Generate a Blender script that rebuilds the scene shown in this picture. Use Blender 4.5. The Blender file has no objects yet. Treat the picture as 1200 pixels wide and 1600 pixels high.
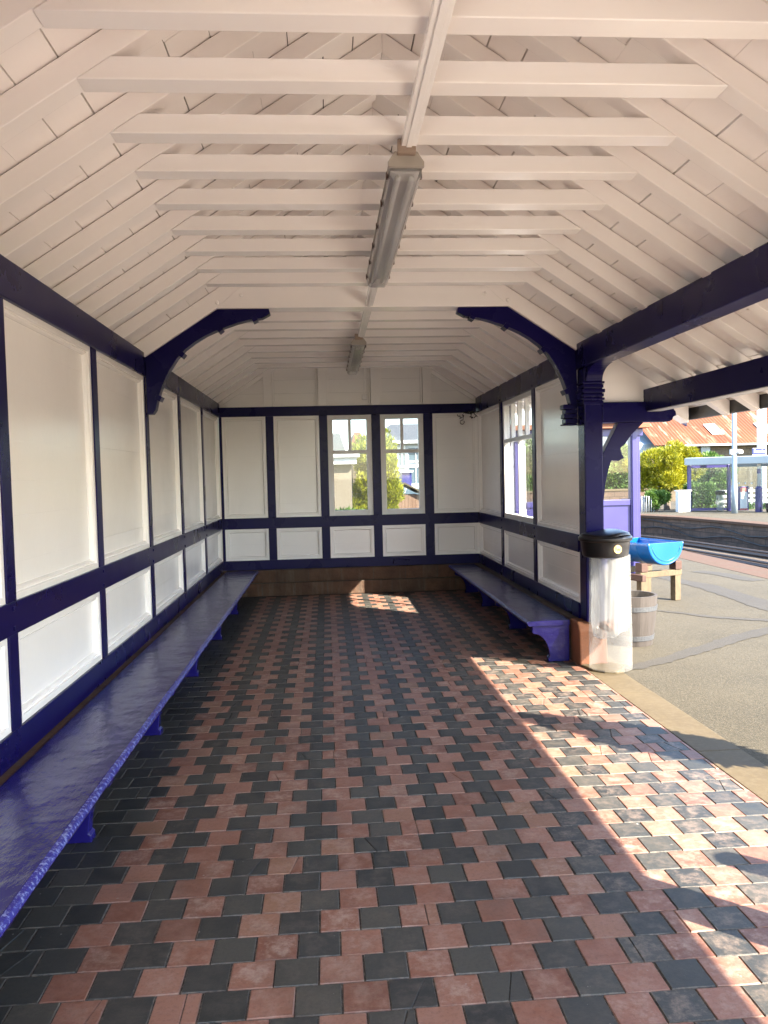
import bpy, bmesh, math, random
from mathutils import Vector, Matrix, noise as mnoise
random.seed(7)
S = bpy.context.scene
COL = S.collection

# ------------------------------------------------------------------ camera, sky, sun, exposure
cam_d = bpy.data.cameras.new('camera'); cam = bpy.data.objects.new('camera', cam_d); COL.objects.link(cam)
cr, cu, cf = Vector((0.997098, -0.072286, -0.023872)), Vector((0.027044, 0.04323, 0.998699)), Vector((0.07116, 0.996447, -0.045059))
cam.matrix_world = Matrix(((cr.x, cu.x, -cf.x, 0), (cr.y, cu.y, -cf.y, 0), (cr.z, cu.z, -cf.z, 1.66), (0, 0, 0, 1)))
cam_d.sensor_fit = 'HORIZONTAL'; cam_d.sensor_width = 36; cam_d.lens = 37.406
cam_d.clip_start = 0.05; cam_d.clip_end = 2000
S.camera = cam

SUN_DIR = Vector((0.97, -0.90, 1.0)).normalized()          # towards the sun
sun_el = math.asin(SUN_DIR.z); sun_az = math.atan2(SUN_DIR.x, SUN_DIR.y)
W = bpy.data.worlds.new('World'); S.world = W; W.use_nodes = True
wn = W.node_tree.nodes; wl = W.node_tree.links
sky = wn.new('ShaderNodeTexSky'); sky.sky_type = 'NISHITA'; sky.sun_disc = False
sky.sun_elevation = sun_el; sky.sun_rotation = sun_az; sky.altitude = 10; sky.air_density = 1.0; sky.dust_density = 0.7; sky.ozone_density = 1.5
wn['Background'].inputs['Strength'].default_value = 0.14
wl.new(sky.outputs[0], wn['Background'].inputs['Color'])
sd = bpy.data.lights.new('sun', 'SUN'); sd.energy = 5.0; sd.angle = math.radians(0.5); sd.color = (1.0, 0.87, 0.70)
so = bpy.data.objects.new('sun', sd); COL.objects.link(so)
so.rotation_euler = SUN_DIR.to_track_quat('Z', 'Y').to_euler(); so.location = (20, -20, 20)
S.view_settings.view_transform = 'Standard'; S.view_settings.look = 'None'
S.view_settings.exposure = 2.8; S.view_settings.gamma = 1.0; S.view_settings.use_curve_mapping = False
S.cycles.max_bounces = 14; S.cycles.diffuse_bounces = 9; S.cycles.glossy_bounces = 5; S.cycles.transparent_max_bounces = 24
S.cycles.transmission_bounces = 8; S.cycles.use_denoising = True; S.cycles.sample_clamp_indirect = 6.0
S.cycles.caustics_reflective = False; S.cycles.caustics_refractive = False

# ------------------------------------------------------------------ materials
def new_mat(name):
    m = bpy.data.materials.new(name); m.use_nodes = True
    nt = m.node_tree; b = nt.nodes['Principled BSDF']
    return m, nt, b
def N(nt, t, **kw):
    n = nt.nodes.new(t)
    for k, v in kw.items(): setattr(n, k, v)
    return n
def coords(nt, scale=(1, 1, 1)):
    g = N(nt, 'ShaderNodeNewGeometry'); mp = N(nt, 'ShaderNodeMapping'); mp.inputs['Scale'].default_value = scale
    nt.links.new(g.outputs['Position'], mp.inputs['Vector']); return mp.outputs[0]
def noise(nt, vec, scale, detail=4, rough=0.55):
    n = N(nt, 'ShaderNodeTexNoise'); n.inputs['Scale'].default_value = scale; n.inputs['Detail'].default_value = detail
    n.inputs['Roughness'].default_value = rough; nt.links.new(vec, n.inputs['Vector']); return n.outputs['Fac']
def ramp(nt, fac, stops):
    r = N(nt, 'ShaderNodeValToRGB'); el = r.color_ramp.elements
    while len(el) < len(stops): el.new(0.5)
    for e, (p, c) in zip(el, stops):
        e.position = p; e.color = (c, c, c, 1) if not hasattr(c, '__len__') else (*c, 1)
    nt.links.new(fac, r.inputs[0]); return r.outputs[0]
def mixc(nt, fac, a, b, mode='MIX'):
    m = N(nt, 'ShaderNodeMix', data_type='RGBA', blend_type=mode)
    for s, v in ((0, fac), (6, a), (7, b)):
        if hasattr(v, 'is_linked') or isinstance(v, bpy.types.NodeSocket): nt.links.new(v, m.inputs[s])
        elif hasattr(v, '__len__'): m.inputs[s].default_value = (*v, 1)
        else: m.inputs[s].default_value = v
    return m.outputs[2]
def bump(nt, b, h, strength=0.2, dist=0.01):
    n = N(nt, 'ShaderNodeBump'); n.inputs['Strength'].default_value = strength; n.inputs['Distance'].default_value = dist
    nt.links.new(h, n.inputs['Height']); nt.links.new(n.outputs[0], b.inputs['Normal'])

def paint(name, col, rough=0.3, var=0.12, bscale=(18, 3, 60), bstr=0.12, dirt=None, spec=0.5, big=0.0):
    m, nt, b = new_mat(name)
    v = coords(nt); n1 = noise(nt, v, 2.3, 5); n2 = noise(nt, coords(nt, bscale), 1.0, 5, 0.6)
    c2 = tuple(x * (1 - var) for x in col)
    c = mixc(nt, ramp(nt, n1, [(0.35, 0), (0.7, 1)]), c2, col)
    if dirt:
        c = mixc(nt, ramp(nt, noise(nt, v, 9, 6, 0.7), [(0.62, 0), (0.8, 0.55)]), c, dirt)
    nt.links.new(c, b.inputs['Base Color'])
    b.inputs['Specular IOR Level'].default_value = spec
    r = N(nt, 'ShaderNodeMapRange'); r.inputs[3].default_value = rough * 0.75; r.inputs[4].default_value = rough * 1.35
    nt.links.new(n1, r.inputs[0]); nt.links.new(r.outputs[0], b.inputs['Roughness'])
    h = n2
    if big:
        a = N(nt, 'ShaderNodeMath', operation='MULTIPLY_ADD'); a.inputs[1].default_value = big
        nt.links.new(noise(nt, v, 5, 2), a.inputs[0]); nt.links.new(n2, a.inputs[2]); h = a.outputs[0]
    bump(nt, b, h, bstr, 0.004)
    return m
M = {}
M['cream'] = paint('cream_gloss_paint', (0.855, 0.835, 0.82), 0.22, 0.03, (9, 30, 30), 0.12, None, 0.5, 1.2)
M['cream_roof'] = paint('cream_roof_paint', (0.86, 0.825, 0.805), 0.22, 0.03, (40, 6, 40), 0.14, None, 0.5, 0.8)
M['navy'] = paint('navy_gloss_paint', (0.0058, 0.004, 0.056), 0.27, 0.10, (30, 5, 30), 0.06, None, 0.13, 0.0)
M['navy_bench'] = paint('navy_bench_paint', (0.013, 0.0095, 0.135), 0.2, 0.2, (30, 12, 30), 0.7, (0.012, 0.009, 0.06), 0.34, 4.0)
M['violet'] = paint('violet_gloss_paint', (0.042, 0.038, 0.155), 0.3, 0.1, (20, 20, 4), 0.1)
M['white'] = paint('white_paint', (0.72, 0.71, 0.70), 0.35, 0.06, (20, 20, 4), 0.1)
M['grey_metal'] = paint('galvanised_grey', (0.42, 0.45, 0.47), 0.45, 0.15, (8, 8, 8), 0.05)
M['pale_blue'] = paint('pale_blue_grey_paint', (0.26, 0.31, 0.34), 0.4, 0.1, (8, 8, 8), 0.05)
M['black_plastic'] = paint('black_plastic', (0.005, 0.0055, 0.007), 0.30, 0.2, (20, 20, 20), 0.1)
M['black'] = paint('black_rubber', (0.01, 0.01, 0.011), 0.5, 0.2, (20, 20, 20), 0.1)
M['blue_drum'] = paint('blue_plastic', (0.0, 0.085, 0.30), 0.3, 0.1, (6, 6, 6), 0.15)
M['lamp_grey'] = paint('dusty_lamp_housing', (0.36, 0.32, 0.28), 0.45, 0.3, (8, 8, 8), 0.05, (0.2, 0.14, 0.09))
M['lamp_brown'] = paint('brown_stained_plastic', (0.30, 0.22, 0.17), 0.5, 0.3)
M['gold'] = paint('gold_print', (0.55, 0.33, 0.10), 0.4, 0.05)
M['red_print'] = paint('red_print', (0.55, 0.16, 0.13), 0.5, 0.1)
M['sign_blue'] = paint('blue_sign_enamel', (0.015, 0.025, 0.13), 0.35, 0.05)
M['wear'] = paint('bare_worn_edge', (0.42, 0.42, 0.44), 0.5, 0.4, (60, 20, 60), 0.5, (0.05, 0.03, 0.2))  # worn paint grey with ground bounce light put into the tone

def stone(name, c1, c2, c3, scale=6, rough=0.85, bs=0.5, bd=0.01, sc=(1, 1, 1), hf=9):
    m, nt, b = new_mat(name); v = coords(nt, sc)
    n = noise(nt, v, scale, 8, 0.65); n2 = noise(nt, v, scale * hf, 4, 0.75)
    c = mixc(nt, ramp(nt, n, [(0.3, 0), (0.7, 1)]), c1, c2)
    c = mixc(nt, ramp(nt, n2, [(0.45, 0), (0.75, 0.8)]), c, c3)
    nt.links.new(c, b.inputs['Base Color']); b.inputs['Roughness'].default_value = rough
    bump(nt, b, n2, bs, bd); return m
M['asphalt'] = stone('worn_asphalt', (0.030, 0.026, 0.016), (0.050, 0.043, 0.027), (0.11, 0.095, 0.064), 1.1, 0.95, 1.0, 0.010, (1, 1, 1), 60)
M['asphalt_dark'] = stone('dark_asphalt_patch', (0.027, 0.025, 0.021), (0.036, 0.033, 0.027), (0.07, 0.062, 0.048), 1.5, 0.9, 0.8, 0.008, (1, 1, 1), 40)
M['kerb'] = stone('sandstone_kerb', (0.065, 0.048, 0.022), (0.09, 0.068, 0.034), (0.11, 0.088, 0.052), 2.5, 0.75, 0.3, 0.004)
M['concrete_grey'] = stone('grey_concrete', (0.17, 0.155, 0.13), (0.22, 0.2, 0.17), (0.14, 0.13, 0.11), 2.0, 0.9, 0.4, 0.004)
M['concrete'] = stone('pale_concrete', (0.50, 0.445, 0.375), (0.55, 0.49, 0.415), (0.43, 0.385, 0.325), 2.0, 0.9, 0.4, 0.004)  # made very pale so it throws sunlight up at the ceiling
M['coping'] = stone('red_brick_coping', (0.065, 0.026, 0.012), (0.055, 0.034, 0.018), (0.085, 0.05, 0.028), 2.0, 0.9)
M['ballast'] = stone('brown_ballast', (0.10, 0.075, 0.05), (0.06, 0.045, 0.035), (0.2, 0.17, 0.13), 14, 0.95, 1.0, 0.03)
M['rail_steel'] = stone('rusty_rail', (0.08, 0.05, 0.035), (0.05, 0.035, 0.028), (0.14, 0.1, 0.07), 5, 0.6)
M['render'] = stone('pebbledash_render', (0.19, 0.155, 0.11), (0.22, 0.185, 0.14), (0.155, 0.12, 0.09), 2.5, 0.95, 0.5, 0.01)
M['slate'] = stone('grey_slate', (0.09, 0.095, 0.10), (0.12, 0.12, 0.12), (0.07, 0.07, 0.075), 2.0, 0.7)
M['felt'] = stone('roofing_felt', (0.02, 0.018, 0.016), (0.03, 0.027, 0.024), (0.012, 0.012, 0.012), 3, 0.9)
M['soil'] = stone('garden_soil', (0.09, 0.08, 0.045), (0.12, 0.12, 0.05), (0.07, 0.09, 0.03), 1.0, 0.95)
M['wood_weathered'] = stone('weathered_wood', (0.085, 0.062, 0.034), (0.115, 0.088, 0.05), (0.05, 0.036, 0.022), 4, 0.8, 0.4, 0.004, (1, 1, .25))
M['wood_red'] = stone('dark_stained_wood', (0.045, 0.018, 0.012), (0.07, 0.034, 0.024), (0.028, 0.014, 0.011), 5, 0.7, 0.4, 0.004)
M['barrel_wood'] = stone('grey_barrel_oak', (0.040, 0.033, 0.029), (0.052, 0.044, 0.039), (0.03, 0.025, 0.022), 5, 0.75, 0.4, 0.004, (1, 1, .2))
M['hoop_steel'] = stone('dull_steel_hoop', (0.05, 0.055, 0.064), (0.07, 0.075, 0.08), (0.04, 0.04, 0.045), 6, 0.5)
M['shed_wood'] = stone('brown_shed_boards', (0.16, 0.09, 0.055), (0.22, 0.13, 0.085), (0.10, 0.06, 0.04), 3, 0.85, 0.4, 0.01, (3, 3, .5))
M['terracotta'] = stone('terracotta_stone', (0.20, 0.072, 0.03), (0.16, 0.065, 0.032), (0.13, 0.058, 0.035), 5, 0.75)

def brick_mat(name, c1, c2, mortar, sc, w, h, ms=0.02, axis='xz'):
    m, nt, b = new_mat(name)
    g = N(nt, 'ShaderNodeNewGeometry'); sp = N(nt, 'ShaderNodeSeparateXYZ'); cb = N(nt, 'ShaderNodeCombineXYZ')
    nt.links.new(g.outputs['Position'], sp.inputs[0])
    ad = N(nt, 'ShaderNodeMath', operation='ADD'); nt.links.new(sp.outputs['X'], ad.inputs[0]); nt.links.new(sp.outputs['Y'], ad.inputs[1])
    nt.links.new(ad.outputs[0], cb.inputs['X']); nt.links.new(sp.outputs['Z'], cb.inputs['Y'])
    br = N(nt, 'ShaderNodeTexBrick'); nt.links.new(cb.outputs[0], br.inputs['Vector'])
    br.inputs['Scale'].default_value = sc; br.inputs['Brick Width'].default_value = w; br.inputs['Row Height'].default_value = h
    br.inputs['Mortar Size'].default_value = ms; br.inputs['Bias'].default_value = 0
    br.inputs['Color1'].default_value = (*c1, 1); br.inputs['Color2'].default_value = (*c2, 1); br.inputs['Mortar'].default_value = (*mortar, 1)
    n = noise(nt, coords(nt), 4, 8, 0.7)
    c = mixc(nt, ramp(nt, n, [(0.35, 0.0), (0.65, 0.85)]), br.outputs['Color'], tuple(x * .35 for x in c1))
    c = mixc(nt, ramp(nt, noise(nt, coords(nt, (9, 9, 1.2)), 1.5, 6, 0.7), [(0.52, 0.0), (0.72, 0.6)]), c, tuple(min(1, x * 1.5) for x in mortar))
    nt.links.new(c, b.inputs['Base Color']); b.inputs['Roughness'].default_value = 0.85
    a = N(nt, 'ShaderNodeMath', operation='SUBTRACT'); nt.links.new(noise(nt, coords(nt), 30, 4), a.inputs[0]); nt.links.new(br.outputs['Fac'], a.inputs[1])
    bump(nt, b, a.outputs[0], 0.6, 0.01); return m
M['plinth'] = brick_mat('brown_plinth_stone', (0.13, 0.062, 0.034), (0.075, 0.045, 0.028), (0.075, 0.062, 0.048), 1.0, 0.46, 0.185, 0.006)
M['platform_stone'] = brick_mat('dark_platform_stone', (0.13, 0.082, 0.055), (0.08, 0.052, 0.040), (0.035, 0.028, 0.023), 1.0, 0.5, 0.22, 0.015)
M['stone_wall'] = brick_mat('buff_stone_wall', (0.16, 0.12, 0.075), (0.12, 0.095, 0.06), (0.11, 0.09, 0.065), 1.0, 0.5, 0.25, 0.02)

# rusty roof sheets
m, nt, b = new_mat('rusty_corrugated_sheet'); M['rust'] = m
v = coords(nt); vs = coords(nt, (0.9, 0.15, 0.15))
c = mixc(nt, ramp(nt, noise(nt, v, 0.7, 6), [(0.3, 0), (0.7, 1)]), (0.10, 0.025, 0.006), (0.13, 0.042, 0.013))
c = mixc(nt, ramp(nt, noise(nt, vs, 1.6, 7, 0.7), [(0.54, 0), (0.62, 1)]), c, (0.24, 0.165, 0.105))
nt.links.new(c, b.inputs['Base Color']); b.inputs['Roughness'].default_value = 0.8

# floor tiles: base colours come per tile from face attributes
m, nt, b = new_mat('quarry_tile'); M['tile'] = m
red = N(nt, 'ShaderNodeAttribute', attribute_name='red').outputs['Fac']; rnd = N(nt, 'ShaderNodeAttribute', attribute_name='rnd').outputs['Fac']
wear = N(nt, 'ShaderNodeAttribute', attribute_name='wear').outputs['Fac']
def mth(op, a, b_=None, c_=None):
    n = N(nt, 'ShaderNodeMath', operation=op)
    for i, q in enumerate((a, b_, c_)):
        if q is None: continue
        if isinstance(q, (int, float)): n.inputs[i].default_value = q
        else: nt.links.new(q, n.inputs[i])
    return n.outputs[0]
uvn = N(nt, 'ShaderNodeUVMap'); uvn.uv_map = 'tile'; su = N(nt, 'ShaderNodeSeparateXYZ'); nt.links.new(uvn.outputs[0], su.inputs[0])
eu = mth('ABSOLUTE', mth('SUBTRACT', su.outputs['X'], .5)); ev = mth('ABSOLUTE', mth('SUBTRACT', su.outputs['Y'], .5))
edge = mth('MAXIMUM', eu, ev)                                   # 0 centre .. 0.5 rim of the tile
v = coords(nt); n1 = noise(nt, v, 13, 8, 0.72); n2 = noise(nt, v, 70, 6, 0.75); n3 = noise(nt, v, 2.2, 6, 0.65); n4 = noise(nt, v, 34, 6, 0.7)
rc = ramp(nt, rnd, [(0.0, (0.135, 0.050, 0.030)), (0.35, (0.195, 0.078, 0.048)), (0.75, (0.245, 0.118, 0.082)), (1.0, (0.20, 0.104, 0.058))])
rc = mixc(nt, ramp(nt, n1, [(0.38, 0), (0.72, 0.75)]), rc, (0.27, 0.155, 0.125))
rc = mixc(nt, ramp(nt, n2, [(0.50, 0), (0.72, 0.55)]), rc, (0.075, 0.032, 0.024))
bc = ramp(nt, rnd, [(0, (0.013, 0.016, 0.018)), (0.5, (0.026, 0.029, 0.031)), (0.85, (0.042, 0.044, 0.041)), (1.0, (0.066, 0.062, 0.053))])
bc = mixc(nt, ramp(nt, n1, [(0.38, 0), (0.75, 0.8)]), bc, (0.062, 0.060, 0.052))
bc = mixc(nt, ramp(nt, n2, [(0.48, 0), (0.72, 0.6)]), bc, (0.020, 0.022, 0.023))
c = mixc(nt, red, bc, rc)
# lime bloom: ragged, strongest in the middle of worn tiles, plus a pale worn arris
cen = mth('MULTIPLY_ADD', edge, -0.22, 0.07)
bl = ramp(nt, mth('ADD', mth('ADD', mth('MULTIPLY', n4, .55), mth('MULTIPLY', n1, .5)), cen), [(0.50, 0), (0.72, 1)])
c = mixc(nt, mth('MULTIPLY', bl, wear), c, (0.37, 0.275, 0.225))
rim = ramp(nt, mth('ADD', edge, mth('MULTIPLY', mth('SUBTRACT', n4, .5), .16)), [(0.475, 0), (0.5, 1)])
c = mixc(nt, mth('MULTIPLY', rim, mth('MULTIPLY_ADD', n3, .9, -.12)), c, (0.20, 0.165, 0.135))
c = mixc(nt, ramp(nt, noise(nt, v, 28, 3, 0.5), [(0.735, 0), (0.76, 0.8)]), c, (0.30, 0.29, 0.27))
c = mixc(nt, ramp(nt, n3, [(0.30, 0.35), (0.5, 0)]), c, (0.03, 0.031, 0.028))
nt.links.new(c, b.inputs['Base Color']); b.inputs['Specular IOR Level'].default_value = 0.5
rr = N(nt, 'ShaderNodeMapRange'); rr.inputs[3].default_value = 0.34; rr.inputs[4].default_value = 0.72
nt.links.new(mixc(nt, 0.5, n1, n3), rr.inputs[0]); nt.links.new(rr.outputs[0], b.inputs['Roughness'])
bump(nt, b, mixc(nt, 0.5, n1, n2), 0.5, 0.004)
M['grout'] = stone('tile_grout', (0.05, 0.045, 0.04), (0.03, 0.028, 0.026), (0.20, 0.18, 0.16), 7, 0.9)

def glassy(name, tint, refl_rough=0.02, alpha=0.0, body=(0.6, 0.65, 0.65)):
    m, nt, b = new_mat(name); out = nt.nodes['Material Output']
    tr = N(nt, 'ShaderNodeBsdfTransparent'); tr.inputs[0].default_value = (*tint, 1)
    gl = N(nt, 'ShaderNodeBsdfGlossy'); gl.inputs['Roughness'].default_value = refl_rough
    lw = N(nt, 'ShaderNodeLayerWeight'); lw.inputs[0].default_value = 0.5
    pw = N(nt, 'ShaderNodeMath', operation='POWER'); pw.inputs[1].default_value = 5; nt.links.new(lw.outputs['Facing'], pw.inputs[0])
    fr = N(nt, 'ShaderNodeMath', operation='MULTIPLY_ADD'); fr.inputs[1].default_value = .9; fr.inputs[2].default_value = .035; nt.links.new(pw.outputs[0], fr.inputs[0])
    mx = N(nt, 'ShaderNodeMixShader'); nt.links.new(fr.outputs[0], mx.inputs[0]); nt.links.new(tr.outputs[0], mx.inputs[1]); nt.links.new(gl.outputs[0], mx.inputs[2])
    last = mx
    if alpha:
        b.inputs['Base Color'].default_value = (*body, 1); b.inputs['Roughness'].default_value = 0.3
        m2 = N(nt, 'ShaderNodeMixShader'); m2.inputs[0].default_value = alpha
        nt.links.new(mx.outputs[0], m2.inputs[1]); nt.links.new(b.outputs[0], m2.inputs[2]); last = m2
    nt.links.new(last.outputs[0], out.inputs[0]); return m
M['glass'] = glassy('window_glass', (0.97, 0.98, 0.98))
M['glass_old'] = glassy('old_grey_window_glass', (0.74, 0.78, 0.80))  # grey tint added to dim the bright view behind the end windows
M['glass_dusty'] = glassy('dusty_glass', (0.90, 0.93, 0.93), 0.05, 0.04, (.25, .27, .28))
M['dark_glass'] = paint('dark_window_glass', (0.10, 0.14, 0.17), 0.08, 0.1)
M['diffuser'] = glassy('ribbed_polycarbonate', (0.75, 0.75, 0.76), 0.10, 0.22, (0.55, 0.54, 0.54))
# clear plastic sack
def plastic(name, a, col, trl):
    m, nt, b = new_mat(name); out = nt.nodes['Material Output']
    tr = N(nt, 'ShaderNodeBsdfTransparent'); tr.inputs[0].default_value = (0.96, 0.97, 0.97, 1)
    tl = N(nt, 'ShaderNodeBsdfTranslucent'); tl.inputs[0].default_value = (*col, 1)
    b.inputs['Base Color'].default_value = (*col, 1); b.inputs['Roughness'].default_value = 0.22
    v = coords(nt, (1, 1, 0.7)); h = noise(nt, v, 16, 3, 0.5); bump(nt, b, h, 0.12, 0.02)
    m1 = N(nt, 'ShaderNodeMixShader'); m1.inputs[0].default_value = trl; nt.links.new(b.outputs[0], m1.inputs[1]); nt.links.new(tl.outputs[0], m1.inputs[2])
    m2 = N(nt, 'ShaderNodeMixShader'); m2.inputs[0].default_value = a
    nt.links.new(tr.outputs[0], m2.inputs[1]); nt.links.new(m1.outputs[0], m2.inputs[2]); nt.links.new(m2.outputs[0], out.inputs[0]); return m
M['sack'] = plastic('clear_plastic_sack', 0.44, (0.46, 0.47, 0.48), 0.4)
M['sleeve'] = plastic('clear_plastic_sleeve', 0.22, (0.5, 0.5, 0.49), 0.4)
m, nt, b = new_mat('worn_blue_edge'); M['edge'] = m  # pale speckle paints gloss glints onto the worn bench edge
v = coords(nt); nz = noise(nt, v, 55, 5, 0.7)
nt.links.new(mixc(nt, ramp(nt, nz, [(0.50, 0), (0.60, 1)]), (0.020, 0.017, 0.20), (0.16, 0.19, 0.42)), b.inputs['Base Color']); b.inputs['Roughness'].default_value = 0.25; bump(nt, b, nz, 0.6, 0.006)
def leafmat(name, c1, c2, c3):
    m, nt, b = new_mat(name)
    r = N(nt, 'ShaderNodeAttribute', attribute_name='rnd').outputs['Fac']
    c = ramp(nt, r, [(0.0, c1), (0.55, c2), (1.0, c3)]); nt.links.new(c, b.inputs['Base Color']); b.inputs['Roughness'].default_value = 0.55
    out = nt.nodes['Material Output']; tl = N(nt, 'ShaderNodeBsdfTranslucent'); nt.links.new(c, tl.inputs[0])
    mx = N(nt, 'ShaderNodeMixShader'); mx.inputs[0].default_value = 0.3; nt.links.new(b.outputs[0], mx.inputs[1]); nt.links.new(tl.outputs[0], mx.inputs[2]); nt.links.new(mx.outputs[0], out.inputs[0])
    return m
M['leaf_gold'] = leafmat('golden_conifer', (0.07, 0.09, 0.004), (0.25, 0.25, 0.006), (0.40, 0.37, 0.012))
M['leaf_hedge'] = leafmat('hedge_leaf', (0.06, 0.095, 0.010), (0.30, 0.31, 0.010), (0.46, 0.43, 0.015))
M['leaf_green'] = leafmat('green_leaf', (0.04, 0.09, 0.015), (0.09, 0.17, 0.03), (0.17, 0.26, 0.06))
M['bark'] = stone('bark', (0.12, 0.09, 0.07), (0.17, 0.14, 0.11), (0.07, 0.05, 0.04), 8)

# ------------------------------------------------------------------ mesh helpers
def link(name, bm, mat, parent=None, bevel=0, smooth=False):
    me = bpy.data.meshes.new(name); bmesh.ops.recalc_face_normals(bm, faces=bm.faces); bm.to_mesh(me); bm.free()
    if mat: me.materials.append(M[mat] if isinstance(mat, str) else mat)
    o = bpy.data.objects.new(name, me); COL.objects.link(o)
    if parent: o.parent = parent
    if smooth:
        for p in me.polygons: p.use_smooth = True
    if bevel:
        md = o.modifiers.new('bevel', 'BEVEL'); md.width = bevel; md.segments = 2; md.limit_method = 'ANGLE'; md.angle_limit = math.radians(35)
    return o
def tag(o, label=None, cat=None, group=None, kind=None):
    if label: o['label'] = label
    if cat: o['category'] = cat
    if group: o['group'] = group
    if kind: o['kind'] = kind
    return o
def thing(name, label, cat, group=None, loc=(0, 0, 0)):
    o = bpy.data.objects.new(name, None); COL.objects.link(o); o.location = loc; o.empty_display_size = .1
    return tag(o, label, cat, group)
def BM(): return bmesh.new()
def box(bm, x0, x1, y0, y1, z0, z1, mat=None):
    vs = [bm.verts.new(p) for p in ((x0, y0, z0), (x1, y0, z0), (x1, y1, z0), (x0, y1, z0), (x0, y0, z1), (x1, y0, z1), (x1, y1, z1), (x0, y1, z1))]
    if mat is not None:
        for v in vs: v.co = mat @ v.co
    for f in ((0, 3, 2, 1), (4, 5, 6, 7), (0, 1, 5, 4), (1, 2, 6, 5), (2, 3, 7, 6), (3, 0, 4, 7)): bm.faces.new([vs[i] for i in f])
    return bm
def prism(bm, pts, a0, a1, axis='y'):
    """closed polygon extruded: axis y -> pts are (x,z); axis x -> (y,z); axis z -> (x,y)"""
    mk = {'y': lambda p, a: (p[0], a, p[1]), 'x': lambda p, a: (a, p[0], p[1]), 'z': lambda p, a: (p[0], p[1], a)}[axis]
    A = [bm.verts.new(mk(p, a0)) for p in pts]; B = [bm.verts.new(mk(p, a1)) for p in pts]; n = len(pts)
    bm.faces.new(A); bm.faces.new(B[::-1])
    for i in range(n): bm.faces.new([A[i], A[(i + 1) % n], B[(i + 1) % n], B[i]])
    return bm
def lathe(bm, prof, cx, cy, n=32, cap0=True, cap1=True, jit=None):
    rings = []
    for k, (r, z) in enumerate(prof):
        ring = []
        for i in range(n):
            a = 2 * math.pi * i / n; rr = r * (jit(a, z) if jit else 1)
            ring.append(bm.verts.new((cx + rr * math.cos(a), cy + rr * math.sin(a), z)))
        rings.append(ring)
    for A, B in zip(rings, rings[1:]):
        for i in range(n): bm.faces.new([A[i], A[(i + 1) % n], B[(i + 1) % n], B[i]])
    if cap0: bm.faces.new(rings[0][::-1])
    if cap1: bm.faces.new(rings[-1])
    return bm
def tube(bm, pts, r, n=8):
    pts = [Vector(p) for p in pts]; rings = []
    for i, p in enumerate(pts):
        t = (pts[min(i + 1, len(pts) - 1)] - pts[max(i - 1, 0)]).normalized()
        up = Vector((0, 0, 1)) if abs(t.z) < .9 else Vector((1, 0, 0)); u = t.cross(up).normalized(); w = u.cross(t)
        rad = r[i] if hasattr(r, '__len__') else r
        rings.append([bm.verts.new(p + (u * math.cos(2 * math.pi * k / n) + w * math.sin(2 * math.pi * k / n)) * rad) for k in range(n)])
    for A, B in zip(rings, rings[1:]):
        for k in range(n): bm.faces.new([A[k], A[(k + 1) % n], B[(k + 1) % n], B[k]])
    bm.faces.new(rings[0][::-1]); bm.faces.new(rings[-1]); return bm
def text_obj(name, s, size, loc, rx, rz, mat, parent=None, depth=.002):
    cu = bpy.data.curves.new(name, 'FONT'); cu.body = s; cu.size = size; cu.align_x = 'CENTER'; cu.align_y = 'CENTER'; cu.extrude = depth
    t = bpy.data.objects.new(name, cu); COL.objects.link(t); dg = bpy.context.evaluated_depsgraph_get()
    me = bpy.data.meshes.new_from_object(t.evaluated_get(dg)); bpy.data.objects.remove(t)
    me.materials.clear(); me.materials.append(M[mat]); o = bpy.data.objects.new(name, me); COL.objects.link(o)
    o.location = loc; o.rotation_euler = (rx, 0, rz)
    if parent: o.parent = parent
    return o

XL, XR, YE = -1.49, 2.184, 11.358          # inner faces of the three walls
XC, ZC, HALF, SL = 0.36, 3.125, 1.23, 0.65   # roof axis, collar soffit, half collar, roof slope
Y0 = -1.5                                   # open near end of the shelter
ZT, ZM1, ZM2, ZB = 2.535, 1.11, 0.956, 0.51
def zlow(x): return ZC - SL * (abs(x - XC) - HALF)

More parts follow.
